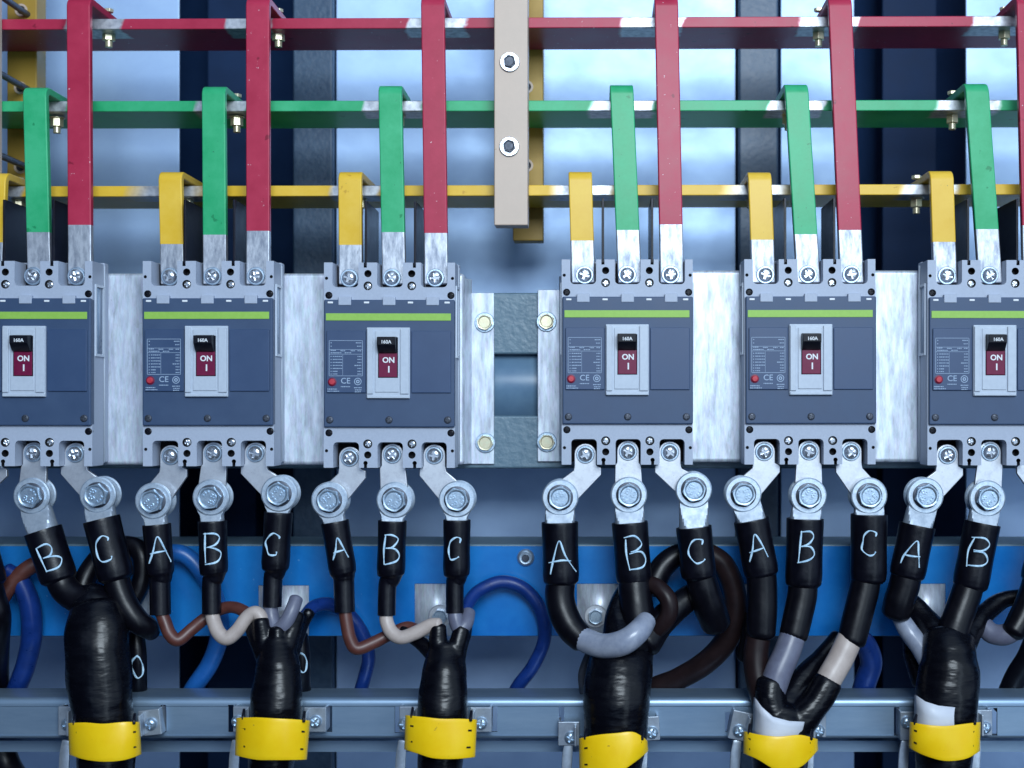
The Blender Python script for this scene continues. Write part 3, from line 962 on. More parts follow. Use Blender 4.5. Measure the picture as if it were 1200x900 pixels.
def terminal_link(i, ph):
    su, sv = TERM[(i, ph)]
    bu, bv = BOLTS[(i, ph)]
    k = 1 + 10 / L
    # outline
    h1, h2, rb = 12.8, 16.5, 16.5
    vs = sv + 15
    top = [(su + h1*math.cos(a), sv - 0.5 - h1*0.95*math.sin(a)) for a in [PI*t/10 for t in range(11)]]   # right to left over the top
    left = [(su - h1, vs - 2), (su - h2 + 1.5, vs + 1)]
    right = [(su + h2 - 1.5, vs + 1), (su + h1, vs - 2)]
    dx = bu - su
    if dx < -6:
        right = [(su + h2 + 2, vs + 9), (su + h2 + 2, vs + 1), (su + h1, vs - 2)]
        left = [(su - h1, vs - 2), (su - h1 - 1, vs + 4)]
    elif dx > 6:
        left = [(su - h1, vs - 2), (su - h2 - 1, vs + 1), (su - h2 - 1, vs + 9)]
        right = [(su + h1 + 1, vs + 4), (su + h1, vs - 2)]
    ang0 = math.atan2(bv - vs, dx)
    bot = [(bu + rb*math.cos(ang0 + PI/2 - PI*t/12), bv + rb*math.sin(ang0 + PI/2 - PI*t/12)) for t in range(13)]
    pts = top + left + bot + right
    m = MB(); m.iprism(pts, D_LK, D_LK + 5.5)
    org = W(su, sv, D_LK)
    shape = {'A': 'leaning left', 'B': 'straight', 'C': 'leaning right'}[ph]
    o = obj('terminal_link', m, M['link'], org=org, bevel=0.8)
    tag(o, f'{shape} silver link with hex bolt, phase {ph} under the {ORD[i]} breaker from the left', 'terminal link', 'silver links under the breakers')
    p = W(su, sv, D_LK)
    s_ = inst('terminal_screw', SCREW, o, Vector((p.x, D_LK - 1.6, p.z)), random.uniform(0, 1.5))
    inst('washer', WASH_T, s_, Vector((p.x, D_LK - 0.2, p.z)))
    q = W(bu, bv, 10)
    bo = inst('hex_bolt', HEX_B, o, Vector((q.x, 8.0, q.z)), random.uniform(0, 6.28))
    bw = inst('washer', WASH_B, bo, Vector((q.x, 12.2, q.z)))
    inst('shade_ring', SHADE_RING_B, bo, Vector((q.x, 9.4, q.z)))  # stands in for the shade under the head
    bk = inst('back_washer', WASH_B, o, Vector((q.x, 30.2, q.z)))
    inst('nut', NUT_B, o, Vector((q.x, 41, q.z)))
    return o


for key in BOLTS: terminal_link(*key)

# ------------------------------------------------------------------ blue beam
m = MB(); a, b = W(-300, 637.5, 96), W(1500, 746, 96)
m.box((a.x, 96, a.z), (b.x, 195, b.z))
bb = obj('neutral_beam', m, M['hammer'], org=W(600, 746, 96), bevel=3, bseg=3)
tag(bb, 'bright blue horizontal beam behind the cable leads with bare metal squares', 'beam')
bare = [(145, 177, 684), (303, 362, 686), (486, 534, 684), (676, 728, 684), (862, 884, 684), (1070, 1108, 684)]
# blue film pieces leave windows where bare metal shows
m = MB()
prev = -300
for u0, u1, v in bare:
    m.ibox(prev, 640, u0, 745, 93.5, 95.6); m.ibox(u0, 640, u1, v, 93.5, 95.6); prev = u1
m.ibox(prev, 640, 1500, 745, 93.5, 95.6)
bmesh.ops.remove_doubles(m.bm, verts=m.bm.verts[:], dist=0.01)
bmesh.ops.dissolve_degenerate(m.bm, edges=m.bm.edges[:], dist=0.001)
obj('blue_film', m, M['bluefilm'], parent=bb)
for u0, u1, v in bare:
    m = MB(); m.ibox(u0 + .2, v + .2, u1 - .2, 745, 94.4, 95.7)
    obj('bare_patch', m, M['galv'], parent=bb)
for u, v in ((516, 722), (698, 722), (878, 728), (1078, 736), (152, 736), (335, 728)):
    p = W(u, v, 94.2)
    bo = inst('beam_bolt', HEX_BL, bb, Vector((p.x, 91.8, p.z)), random.uniform(0, 1))
    inst('washer', WASH_BL, bo, Vector((p.x, 94.2, p.z)))
p = W(616, 653.5, 93)
m = MB()
m.lathe([(3.2, 90), (7.5, 89.4), (9.8, 90.6), (11, 92.6), (11, 93.4), (3.2, 93.4), (3.2, 90)], 28, cx=p.x, cz=p.z)
so = obj('beam_screw', m, M['zinc'], parent=bb, org=p)
m = MB(); m.lathe([(0, 84), (3.8, 84), (4.4, 85), (4.4, 93), (0, 93)], 20, cx=p.x, cz=p.z)
obj('stud', m, M['rod'], parent=so)

# ------------------------------------------------------------------ cable rail
RD0, RD1 = 27.0, 82.0
m = MB()
vt, vb_ = 818.0, 866.0
k = 1 + RD0 / L
def zz(v): return (PY - v) * k
prof = [(RD1, zz(vt))] + [(RD0 + 7 - 7*math.sin(a), zz(vt) - 7 + 7*math.cos(a)) for a in (0, .3, .6, .9, 1.2, PI/2)] + \
       [(RD0, zz(827.6)), (RD0 + 1.3, zz(828.6)), (RD0 + 1.3, zz(861.2)), (RD0, zz(862.2))] + \
       [(RD0 + 4 - 4*math.cos(a), zz(vb_) + 4 - 4*math.sin(a)) for a in (0, .5, 1.0, PI/2)] + \
       [(RD0 + 14, zz(vb_)), (RD0 + 14, zz(vb_) + 3), (RD0 + 4, zz(vb_) + 3.2), (RD0 + 4.5, zz(vt) - 4), (RD1, zz(vt) - 4)]
x0, x1 = -1000, 900
A = [m.bm.verts.new((x0, y, z)) for y, z in prof]; B = [m.bm.verts.new((x1, y, z)) for y, z in prof]
m.bm.faces.new(A); m.bm.faces.new(B[::-1])
for i in range(len(prof)):
    j = (i+1) % len(prof); m.bm.faces.new((A[i], A[j], B[j], B[i]))
# lower rear lip of the channel
bmesh.ops.recalc_face_normals(m.bm, faces=m.bm.faces[:])
a, b = W(-300, 868, 62), W(1500, 881, 62); m.box((x0, 62, a.z), (x1, RD1 - 0.2, b.z))
me = m.mesh('rail', W(600, 866, RD0))
cut = MB()
SLOTS = [(79, 826, 858), (191.5, 826, 858), (270.5, 826, 858), (386, 827, 858), (465.5, 828, 859), (579.5, 828, 858), (658, 828, 848), (853, 835, 858), (949, 828, 858), (1051, 829, 862), (1166, 830, 862)]
for u, va, vb2 in SLOTS:
    p = W(u, va, RD0), W(u, vb2, RD0); cut.box((p[0].x - 3.2, RD0 - 4, p[0].z), (p[0].x + 3.2, RD0 + 8, p[1].z), 1)
me = boolean(me, [cut.mesh('c', W(600, 866, RD0))]); resharp(me)
me.materials[0] = M['rail']; me.materials[1] = M['hole']
rail = link('cable_rail', me, [M['rail']], None, W(600, 866, RD0), W(600, 866, RD0))
tag(rail, 'zinc plated horizontal steel rail carrying the cable clamps', 'rail')
for f in me.polygons: pass

# ------------------------------------------------------------------ cables
LETTER = {'A': [[(-.5, -1), (-.28, -.1), (.02, 1), (.25, .1), (.52, -1)], [(-.42, -.32), (0, -.25), (.36, -.2)]],
          'B': [[(-.42, .95), (-.46, 0), (-.45, -1)], [(-.5, .92), (.1, 1), (.4, .62), (.15, .2), (-.3, .06)], [(-.3, .06), (.25, .0), (.52, -.42), (.3, -.86), (-.45, -1)]],
          'C': [[(.45, .55), (.42, .85), (.1, 1), (-.25, .75), (-.45, .15), (-.42, -.45), (-.12, -.95), (.28, -.92), (.42, -.68)]],
          'O': [[(.1, 1), (-.4, .5), (-.45, -.2), (-.1, -.9), (.3, -.8), (.45, 0), (.35, .7), (.1, 1)]]}


def smooth2(p, n=5):
    out = []
    for i in range(len(p) - 1):
        a, b, c, d = p[max(i-1, 0)], p[i], p[i+1], p[min(i+2, len(p)-1)]
        for s in range(n):
            t = s / n
            out.append(tuple(0.5*(2*b[q] + (c[q]-a[q])*t + (2*a[q]-5*b[q]+4*c[q]-d[q])*t*t + (3*b[q]-a[q]-3*c[q]+d[q])*t**3) for q in (0, 1)))
    out.append(p[-1])
    return out


def letter_on(mb, ch, c0, c1, r0, r1, depth, size=(11, 16), centre=(0, 0), at=0.5, rnd=random):
    """marker strokes lying on a sleeve whose axis runs c0->c1 (front view), radius r0->r1"""
    ax = Vector((c1[0]-c0[0], c1[1]-c0[1])); ln_ = ax.length; ax.normalize()
    lat = Vector((-ax.y, ax.x))
    if lat.x < 0: lat = -lat
    wob = [rnd.uniform(-.07, .07) for _ in range(40)]
    tilt = rnd.uniform(-0.08, 0.08); q = 0
    for st in LETTER[ch]:
        st2 = [(x + wob[(q+i*3) % 40] + tilt*y, y + wob[(q+7+i*5) % 40]) for i, (x, y) in enumerate(st)]; q += 9
        pp = []
        for (x, y) in smooth2(st2, 6):
            lx = centre[0] + r0 * 0.8 * (PX - c0[0]) / L + x * size[0]
            s = ln_ * at + centre[1] - y * size[1]
            r = r0 + (r1 - r0) * min(max(s / ln_, 0), 1)
            lx = max(-r*0.93, min(r*0.93, lx))
            u = c0[0] + ax.x * s + lat.x * lx; v = c0[1] + ax.y * s + lat.y * lx
            d = depth - math.sqrt(max(r*r - lx*lx, 0.1)) * (1 + depth/L) - 0.2
            kk = (1 + depth/L) / (1 + d/L)
            rw = 0.92 + 0.30 * math.sin(len(pp) * 0.55 + q * 1.3)
            pp.append((PX + (u - PX)*kk, PY + (v - PY)*kk, d, rw, 0.55))
        mb.loft(pp, n=6, seg=1, smoothpath=False)


CB_LAB = ['black cable at the far left with B and C leads and no white collar',
          'black cable second from the left with thin brown, cream and grey leads',
          'black cable left of the middle with a large blue loop to its right',
          'black cable right of the middle with a pale grey lead bent across its front',
          'black cable second from the right with white collar and straight beige lead',
          'black cable at the far right with white collar and A and B leads']
CAB = []
BOOT = []
TRUNK = {
    0: [(112, 715, 4, 30, 24), (113, 745, -6, 36, 30), (116, 790, -12, 38, 34), (122, 838, -14, 34, 33), (124, 880, -14, 33, 33), (125, 960, -14, 32, 32)],
    1: [(326, 755, 4, 20, 19), (326, 785, -8, 26, 24), (325, 815, -12, 30, 29), (324, 840, -14, 30, 30), (318, 890, -14, 27, 27), (318, 960, -14, 27, 27)],
    2: [(523, 762, 4, 21, 19), (521, 790, -8, 26, 25), (520, 815, -12, 29, 28), (519, 840, -14, 30, 30), (516, 890, -14, 27, 27), (516, 960, -14, 27, 27)],
    3: [(735, 738, 22, 26, 20), (731, 762, 14, 35, 27), (727, 785, -4, 38, 32), (723, 815, -14, 39, 36), (721, 860, -16, 37, 36), (716, 900, -16, 36, 34), (714, 960, -16, 34, 34)],
    4: [(920, 835, -10, 26, 22), (916, 856, -14, 32, 30), (914, 880, -16, 33, 32), (914, 960, -16, 32, 32)],
    5: [(1112, 750, 4, 30, 24), (1113, 768, -8, 31, 27), (1113, 788, -14, 35, 31), (1110, 815, -15, 36, 34), (1108, 850, -16, 35, 34), (1106, 890, -16, 33, 33), (1106, 960, -16, 32, 32)]}
for i in range(6):
    t = TRUNK[i]
    o = thing('power_cable', W(t[-1][0], t[-1][1], t[-1][2]), CB_LAB[i], 'cable', 'black multi core power cables')
    m = MB(); m.loft(t, n=36, seg=8)
    BOOT.append(m); CAB.append(o)

DS = 16.0       # depth of the lug barrels' axis


def lead(i, ph, sl, rs, tail, tail_mat, neck=None, letter=None, size=(9.5, 15), lug_r=None, lab=None, cap_r=None, lcen=(0, 0)):
    """one phase lead: lug on the link's bolt, shrink sleeve with a hand-written letter, then the core"""
    bu, bv = BOLTS[(i, ph)]
    (u0, v0), (u1, v1) = sl
    m = MB(); m.loft(tail, n=22, seg=7)
    core = obj('core_lead', m, tail_mat, parent=CAB[i])
    if lab: core['label'] = lab
    # lug
    lr = lug_r or rs * 0.84
    ax = Vector((u0 - bu, v0 - bv)); ln_ = ax.length; ax.normalize()
    def at(s, lat=0): return (bu + ax.x*s, bv + ax.y*s)
    e = ln_ + 12
    g = MB(); k = 1 + DS / L
    cen = W(bu, bv, DS); dirw = Vector((ax.x, 0, -ax.y)); latw = Vector((dirw.z, 0, -dirw.x)); rings = []
    def lerp(a, b, t): t = min(max(t, 0), 1); return a + (b - a)*t
    fe = max(46, e - 2)
    for s in [-16.9, -16.2, -14, -11, -7, -2, 4, 9, 13, 15, 17, 19, 21, 23, 26, 29, 33, 37, 41, 45, 49, 53, 58]:
        if s > e + 6 and s > 40: break
        R = math.sqrt(max(17*17 - s*s, 0.5)) if s < 0 else lerp(17, lr, (s - 13)/8)
        f = lerp(3, lr*1.02, (s - 13)/(fe - 13)); b_ = lerp(3, lr, (s - 13)/12)
        rz = lerp(30, lr, (s-8)/6) if s < 14 else lr
        off = 0
        ring = []
        for q in range(40):
            a_ = 2*PI*q/40
            xx, yy = R*math.cos(a_), max(rz, 4)*math.sin(a_)
            yy = max(-f, min(b_, yy))
            ring.append(g.bm.verts.new(cen + dirw*s*k + latw*xx*k + Vector((0, yy, 0))))
        rings.append(ring)
    for A_, B_ in zip(rings, rings[1:]):
        for q in range(40):
            r_ = (q+1) % 40; g.bm.faces.new((A_[q], A_[r_], B_[r_], B_[q]))
    g.bm.faces.new(rings[0][::-1]); g.bm.faces.new(rings[-1])
    bmesh.ops.recalc_face_normals(g.bm, faces=g.bm.faces[:])
    obj('cable_lug', g, M['lug'], parent=core, angle=0.35)
    # sleeve
    h = MB()
    dx, dy = u1 - u0, v1 - v0; le = math.hypot(dx, dy); dx /= le; dy /= le
    def pt(s, r, d=DS): return (u0 + dx*s, v0 + dy*s, d, r)
    pts = [pt(0, rs), pt(2, rs + .5), pt(le*0.5, rs), pt(le*0.85, rs + 0.4), pt(le - 1, rs - 0.3)]
    if neck:
        nn, rn = neck
        pts += [(u1 + dx*5, v1 + dy*5, nn[0][2], rn + 1.0)]
        pts += [(u, v, d, rn) for u, v, d in nn]
    else:
        pts += [pt(le + 4, rs - 4)]
    h.loft(pts, n=28, seg=5, round_ends=(False, False))
    obj('heat_shrink', h, M['shrink'], parent=core)
    lm = MB(); letter_on(lm, letter or ph, (u0, v0), (u1, v1), rs + 0.5, rs + 0.4, DS, size, lcen, rnd=random.Random(i*10 + ord(ph)))
    obj('phase_letter', lm, M['marker'], parent=core)
    return core


def extra(i, pts, m_, name='core_lead', lab=None, n=20):
    if name == 'boot_finger':
        BOOT[i].loft(pts, n=n, seg=8); return
    g = MB(); g.loft(pts, n=n, seg=8)
    o = obj(name, g, m_, parent=CAB[i])
    if lab: o['label'] = lab
    return o


# --- cable 1 (far left)
lead(0, 'B', ((50.5, 622), (69, 678)), 21, [(68, 672, 16, 16), (76, 690, 14, 16.5), (92, 702, 10, 16.5), (112, 706, 6, 16), (125, 715, 4, 14)], M['rubber'], size=(19, 15), lcen=(-2, 3))
lead(0, 'C', ((119, 609), (136, 676)), 20.5, [(135, 670, 16, 15), (139, 688, 14, 15), (147, 708, 12, 14.5), (160, 727, 12, 14), (172, 735, 20, 13), (178, 741, 30, 10)], M['rubber'], size=(18, 15), lcen=(-5, 0))
lead(0, 'A', ((-30, 622), (-14, 684)), 21, [(-14, 680, 16, 16), (-10, 700, 14, 16), (-4, 722, 14, 16), (-6, 755, 44, 16), (-6, 790, 92, 15.5), (-4, 830, 108, 15), (10, 900, 110, 15), (60, 960, 60, 15)], M['rubber'])
extra(0, [(92, 705, 34, 11), (103, 672, 46, 12), (125, 646, 54, 12), (150, 640, 56, 12), (166, 650, 50, 11.5), (166, 680, 46, 11), (150, 712, 40, 11), (130, 735, 20, 12)], M['rubber'])
extra(0, [(-20, 735, 50, 9), (-4, 712, 52, 9), (14, 683, 56, 9), (36, 664, 60, 9.5), (60, 656, 66, 9)], M['brown'], lab='brown core curving up behind the left B lead')
extra(0, [(8, 668, 60, 9), (24, 682, 62, 11), (35, 710, 68, 12), (37, 745, 76, 12), (30, 780, 92, 11.5), (18, 812, 102, 11), (8, 850, 106, 11)], M['bluewire'], lab='dark blue core bowing down behind the rail at the left')
z = extra(0, [(160, 742, 60, 9), (161, 770, 58, 10.5), (162, 800, 66, 10), (163, 840, 96, 10)], M['shrink'], lab='black sleeved core with a looped pale blue mark')
lm = MB(); letter_on(lm, 'O', (160, 760), (162, 800), 10.5, 10.2, 58, (13, 13), (0, 0)); obj('phase_letter', lm, M['marker'], parent=z)
extra(0, [(114, 745, 0, 26), (108, 715, 10, 25), (112, 696, 20, 20)], M['boot'], 'boot_finger')
extra(0, [(112, 708, 8, 15), (90, 700, 12, 16)], M['boot'], 'boot_finger')
extra(0, [(120, 735, 4, 26), (146, 718, 14, 15), (163, 730, 16, 13)], M['boot'], 'boot_finger')

# --- cable 2
lead(1, 'A', ((183.5, 615), (188, 671)), 15.8, [(188, 715, 14, 7.4), (193, 728, 12, 7.6), (199, 743, 10, 7.6), (209, 750, 12, 7.6), (224, 738, 20, 7.4), (240, 725, 30, 7.2), (258, 714, 34, 7.2), (276, 712, 30, 7), (296, 722, 18, 7)], M['brown'], neck=([(187.5, 682, 16), (188, 720, 14)], 12), size=(23, 15.5), lab='thin brown core with a sagging bend')
lead(1, 'B', ((249, 611), (250.5, 671)), 16.2, [(248, 715, 14, 7.8), (250, 726, 12, 8.2), (256, 741, 6, 8.4), (266, 748, 3, 8.4), (278, 739, 4, 8.2), (289, 724, 6, 8.2), (299, 718, 6, 8.2), (306, 724, 4, 8), (306, 736, 2, 7.5)], M['cream'], neck=([(248, 683, 16), (248, 719, 14)], 11), size=(18, 18), lab='cream core with an S bend')
lead(1, 'C', ((326.5, 601), (322.5, 666)), 16, [(317, 706, 14, 8), (318, 722, 12, 8.6), (323, 736, 7, 9), (332, 734, 4, 9), (341, 718, 6, 8.4), (347, 702, 14, 8)], M['lilac'], neck=([(320, 677, 16), (319, 711, 14)], 11), size=(16, 12.5), lcen=(-5, 3), lab='grey lilac core bent up like a hook')
for p_ in ([(306, 728, 2, 9.5), (310, 752, 0, 11), (318, 775, -4, 14)], [(325, 738, 0, 9), (325, 760, -2, 12), (325, 780, -6, 15)],
           [(350, 722, 20, 10), (342, 740, 8, 11), (334, 765, -2, 14)], [(363, 717, 30, 8), (352, 735, 24, 8.5), (343, 765, 6, 9)], [(292, 722, 18, 8), (300, 745, 6, 9), (314, 775, -2, 12)]):
    extra(1, p_, M['boot'], 'boot_finger')
extra(1, [(358, 722, 34, 8), (368, 711, 50, 8), (385, 708, 66, 8), (405, 717, 78, 8.2), (423, 740, 84, 8.2), (432, 768, 92, 8), (427, 795, 98, 8), (416, 830, 106, 8)], M['bluewire'], lab='blue core arching right of the second cable')
extra(1, [(190, 648, 74, 10), (216, 650, 76, 10), (240, 675, 78, 10.5), (255, 712, 82, 10.5), (257, 745, 90, 10.5), (246, 778, 97, 10.5), (224, 812, 106, 10.5), (212, 850, 110, 10)], M['bluewire2'], lab='mid blue core bowing left of the second cable')
z = extra(1, [(352, 745, 60, 9), (353, 770, 58, 10.5), (354, 800, 66, 10), (356, 840, 96, 10)], M['shrink'], lab='black sleeved core with a looped pale blue mark')
lm = MB(); letter_on(lm, 'O', (352, 755), (354, 795), 10.5, 10.2, 58, (12, 12), (0, 0)); obj('phase_letter', lm, M['marker'], parent=z)

# --- cable 3
lead(2, 'A', ((392.5, 612), (402, 671)), 15.8, [(404, 712, 14, 7.4), (406, 728, 12, 7.6), (410, 748, 10, 7.6), (418, 760, 10, 7.6), (436, 754, 16, 7.4), (458, 743, 24, 7.2), (478, 735, 26, 7), (494, 742, 18, 7)], M['brown'], neck=([(403, 682, 16), (404, 717, 14)], 12), size=(17, 13), lab='thin brown core with a sagging bend')
lead(2, 'B', ((460, 611), (458, 673)), 16.3, [(453, 716, 14, 7.8), (453, 728, 12, 8), (459, 741, 8, 8.2), (470, 747, 5, 8.2), (486, 742, 4, 8.2), (504, 733, 4, 8.2), (514, 732, 2, 8)], M['cream'], neck=([(454, 685, 16), (453, 721, 14)], 10.5), size=(18, 17), lab='cream core with a shallow bend')
lead(2, 'C', ((535.5, 610), (535, 673)), 15.6, [(533, 712, 14, 8), (534, 726, 10, 8.6), (539, 737, 6, 9), (546, 730, 10, 8.6), (549, 718, 22, 8)], M['lilac'], neck=([(533, 684, 16), (533, 718, 14)], 10.5), size=(15, 13), lcen=(-3, 0), lab='short grey lilac core')
for p_ in ([(514, 735, 2, 9.5), (514, 755, 0, 11), (518, 778, -4, 14)], [(541, 737, 6, 10), (536, 757, 0, 11), (530, 778, -4, 14)], [(472, 738, 26, 8), (488, 748, 20, 8.5), (508, 766, 4, 10)], [(549, 722, 30, 7), (544, 745, 10, 8), (535, 775, 0, 10)]):
    extra(2, p_, M['boot'], 'boot_finger')
extra(2, [(543, 722, 30, 7.4), (549, 707, 46, 7.6), (562, 692, 62, 7.8), (588, 682, 74, 8), (614, 690, 79, 8), (633, 714, 81, 8), (638, 748, 88, 8), (625, 780, 96, 8), (606, 806, 105, 8), (590, 840, 110, 8)], M['bluewire'], lab='blue core in a large open loop')

# --- cable 4
lead(3, 'A', ((656, 613), (657.5, 681)), 21, [(658, 676, 16, 17), (656, 698, 14, 17.3), (660, 718, 10, 17.5), (670, 737, 4, 17), (682, 749, -2, 16)], M['rubber'], size=(30, 18.5), lcen=(0, 4))
extra(3, [(676, 744, 0, 14), (690, 752, -8, 14.5), (708, 757, -20, 14.5), (730, 753, -30, 15), (747, 741, -28, 14), (757, 728, -10, 12)], M['palegrey'], lab='pale grey core bent across the front')
lead(3, 'B', ((738, 613), (743, 680)), 20.8, [(743, 674, 16, 18.5), (744, 692, 13, 19.5), (746, 712, 9, 20), (747, 732, 6, 20), (743, 755, 6, 20)], M['rubber'], size=(21, 19), lcen=(4, 0))
lead(3, 'C', ((813, 618), (819, 675)), 20.5, [(820, 670, 16, 17), (825, 692, 18, 18.5), (832, 712, 24, 19), (839, 730, 34, 18)], M['rubber'], size=(19, 14), lcen=(0, -3))
extra(3, [(737, 690, 36, 13), (727, 708, 24, 14), (725, 730, 12, 18), (728, 752, 0, 24)], M['boot'], 'boot_finger')
extra(3, [(752, 682, 26, 9), (770, 688, 8, 10), (783, 703, 0, 10.5), (783, 722, 0, 10.5), (770, 738, 6, 10), (752, 748, 16, 9)], M['brownblack'], lab='brown black core looping round the B lead')
extra(3, [(764, 690, 40, 15), (776, 665, 48, 14), (796, 650, 52, 13), (818, 652, 56, 13)], M['rubber'])
extra(3, [(756, 752, 10, 20), (775, 728, 22, 17), (800, 706, 34, 15.5), (822, 692, 44, 14)], M['rubber'])
extra(3, [(830, 648, 58, 12), (848, 662, 60, 13), (860, 690, 62, 13.5), (862, 722, 64, 14), (850, 752, 70, 14), (826, 777, 80, 13.5), (794, 796, 94, 13), (760, 812, 104, 13), (740, 850, 112, 13)], M['brownblack'], lab='brown black core in a big loop to the right')
extra(3, [(690, 765, 40, 4), (682, 790, 44, 4.5), (684, 815, 52, 4.5)], M['rod'])

# --- cable 5
lead(4, 'A', ((880.5, 610), (892.5, 672)), 20.3, [(892, 666, 16, 17.5), (893, 690, 16, 18), (893, 716, 14, 18), (892, 742, 12, 17)], M['rubber'], size=(23, 14.5), lcen=(0, -2))
extra(4, [(890, 742, 16, 14.5), (886, 765, 14, 15), (888, 795, 8, 15), (898, 825, 0, 16)], M['brownblack'], lab='brown black core end under the A lead')
extra(4, [(878, 722, 60, 8), (876, 745, 52, 8), (872, 770, 62, 9)], M['rubber'])
lead(4, 'B', ((943.5, 609), (941.5, 684)), 21.3, [(941, 678, 16, 17), (940, 698, 14, 17.5), (935, 722, 10, 17.3), (930, 744, 6, 16.8)], M['rubber'], size=(19, 18), lcen=(2, -8))
extra(4, [(930, 742, 6, 15.2), (922, 765, 0, 15.8), (912, 788, -6, 16.2), (904, 812, -10, 16)], M['lilac'], lab='thick grey lilac core')
lead(4, 'C', ((1018.5, 604), (1017.5, 679)), 21, [(1016, 674, 16, 17), (1012, 694, 14, 17.6), (1005, 722, 10, 17.4), (998, 750, 6, 17)], M['rubber'], size=(18, 14.5), lcen=(0, -6))
extra(4, [(996, 748, 6, 14.8), (985, 772, 0, 15.2), (972, 795, -6, 15.2), (962, 815, -9, 14.5)], M['cream'], lab='thick beige core')
extra(4, [(904, 800, -9, 17), (903, 822, -12, 18), (908, 848, -14, 22)], M['boot'], 'boot_finger')
extra(4, [(970, 800, -6, 17), (956, 822, -11, 18), (936, 846, -14, 20)], M['boot'], 'boot_finger')
extra(4, [(982, 748, 46, 11), (962, 772, 34, 12), (940, 796, 16, 13), (922, 825, -2, 15)], M['boot'], 'boot_finger')
extra(4, [(992, 742, 60, 10), (1012, 752, 74, 12.5), (1021, 775, 88, 13), (1014, 800, 98, 13), (1002, 840, 108, 13)], M['bluewire'], lab='dark blue core bowing behind the beige lead')

# --- cable 6
lead(5, 'A', ((1075, 616), (1063, 674)), 20.6, [(1063, 668, 16, 17.5), (1060, 685, 16, 18), (1054, 704, 16, 18), (1050, 718, 18, 17)], M['rubber'], size=(23, 14.5), lcen=(0, 2))
extra(5, [(1054, 722, 22, 10), (1065, 740, 20, 11.5), (1078, 757, 12, 12), (1088, 775, 2, 12)], M['palegrey'], lab='pale grey core beneath the A lead')
extra(5, [(1062, 700, 46, 11), (1078, 718, 36, 14), (1096, 742, 16, 17), (1106, 765, 0, 20)], M['boot'], 'boot_finger')
extra(5, [(1068, 745, 40, 10), (1072, 770, 38, 13), (1082, 800, 20, 14)], M['boot'], 'boot_finger')
lead(5, 'B', ((1151, 614), (1137, 686)), 20.6, [(1137, 680, 16, 17), (1131, 700, 14, 17.8), (1122, 725, 8, 18), (1113, 752, 0, 20)], M['rubber'], size=(22, 17.5), lcen=(2, -4))
lead(5, 'C', ((1232, 616), (1216, 680)), 20, [(1216, 676, 16, 16), (1208, 700, 14, 15.5), (1197, 724, 10, 15), (1188, 740, 6, 14)], M['rubber'])
extra(5, [(1190, 738, 12, 12), (1176, 744, 16, 12.5), (1162, 742, 22, 12), (1152, 732, 28, 11)], M['lilac'], lab='grey lilac core end between black fingers')
extra(5, [(1205, 700, 46, 10), (1180, 702, 46, 11), (1160, 714, 40, 12), (1140, 735, 22, 14), (1124, 760, 2, 18)], M['boot'], 'boot_finger')
extra(5, [(1215, 745, 70, 13), (1205, 770, 78, 13), (1190, 795, 92, 13), (1176, 830, 104, 13)], M['rubber'])

# each boot and its fingers shrink into one skin
for i in range(6):
    t = bpy.data.objects.new('tmp', BOOT[i].mesh('tmp', ORG[CAB[i].name])); C.objects.link(t)
    md = t.modifiers.new('r', 'REMESH'); md.mode = 'VOXEL'; md.voxel_size = 1.3*S; md.use_smooth_shade = True
    md = t.modifiers.new('s', 'SMOOTH'); md.factor = 0.5; md.iterations = 12
    tx = bpy.data.textures.new('folds', 'CLOUDS'); tx.noise_scale = 0.022; tx.noise_depth = 1
    md = t.modifiers.new('d', 'DISPLACE'); md.texture = tx; md.strength = 4.5*S; md.mid_level = 0.5; md.texture_coords = 'LOCAL'
    md = t.modifiers.new('s2', 'SMOOTH'); md.factor = 0.5; md.iterations = 4
    bpy.context.view_layer.update()
    me = bpy.data.meshes.new_from_object(t.evaluated_get(bpy.context.evaluated_depsgraph_get()))
    bpy.data.objects.remove(t)
    me.name = 'shrink_boot'; me.materials.clear()
    link('shrink_boot', me, [M['boot']], CAB[i], Vector((0, 0, 0)), ORG[CAB[i].name])

# white collars on the last two cables
def collar(i, top, bot, label):
    m = MB(); rows = []
    nu = 16
    for k in range(5):
        t = k / 4; row = []
        for j in range(nu + 1):
            s = j / nu
            def ev(cur):
                x = s * (len(cur) - 1); q = min(int(x), len(cur) - 2); f = x - q
                return tuple(cur[q][n] + (cur[q+1][n] - cur[q][n]) * f for n in (0, 1))
            a, b = ev(top), ev(bot)
            d = -16 - 37 * math.sqrt(max(0, 1 - (2*s - 1)**2 * 0.93))
            row.append(m.bm.verts.new(W(a[0] + (b[0]-a[0])*t, a[1] + (b[1]-a[1])*t, d)))
        rows.append(row)
    for A, B in zip(rows, rows[1:]):
        for j in range(nu): m.bm.faces.new((A[j], B[j], B[j+1], A[j+1]))
    o = obj('white_collar', m, M['collar'], parent=CAB[i])
    md = o.modifiers.new('thick', 'SOLIDIFY'); md.thickness = 1.2*S; md.offset = 0
    return o


collar(4, [(884, 817), (892, 828), (906, 840), (925, 845), (946, 846)], [(882, 866), (895, 870), (910, 872), (925, 872), (941, 866)], '')
collar(5, [(1072, 814), (1084, 822), (1100, 827), (1120, 829), (1140, 828)], [(1072, 864), (1086, 886), (1100, 890), (1120, 880), (1136, 860)], '')

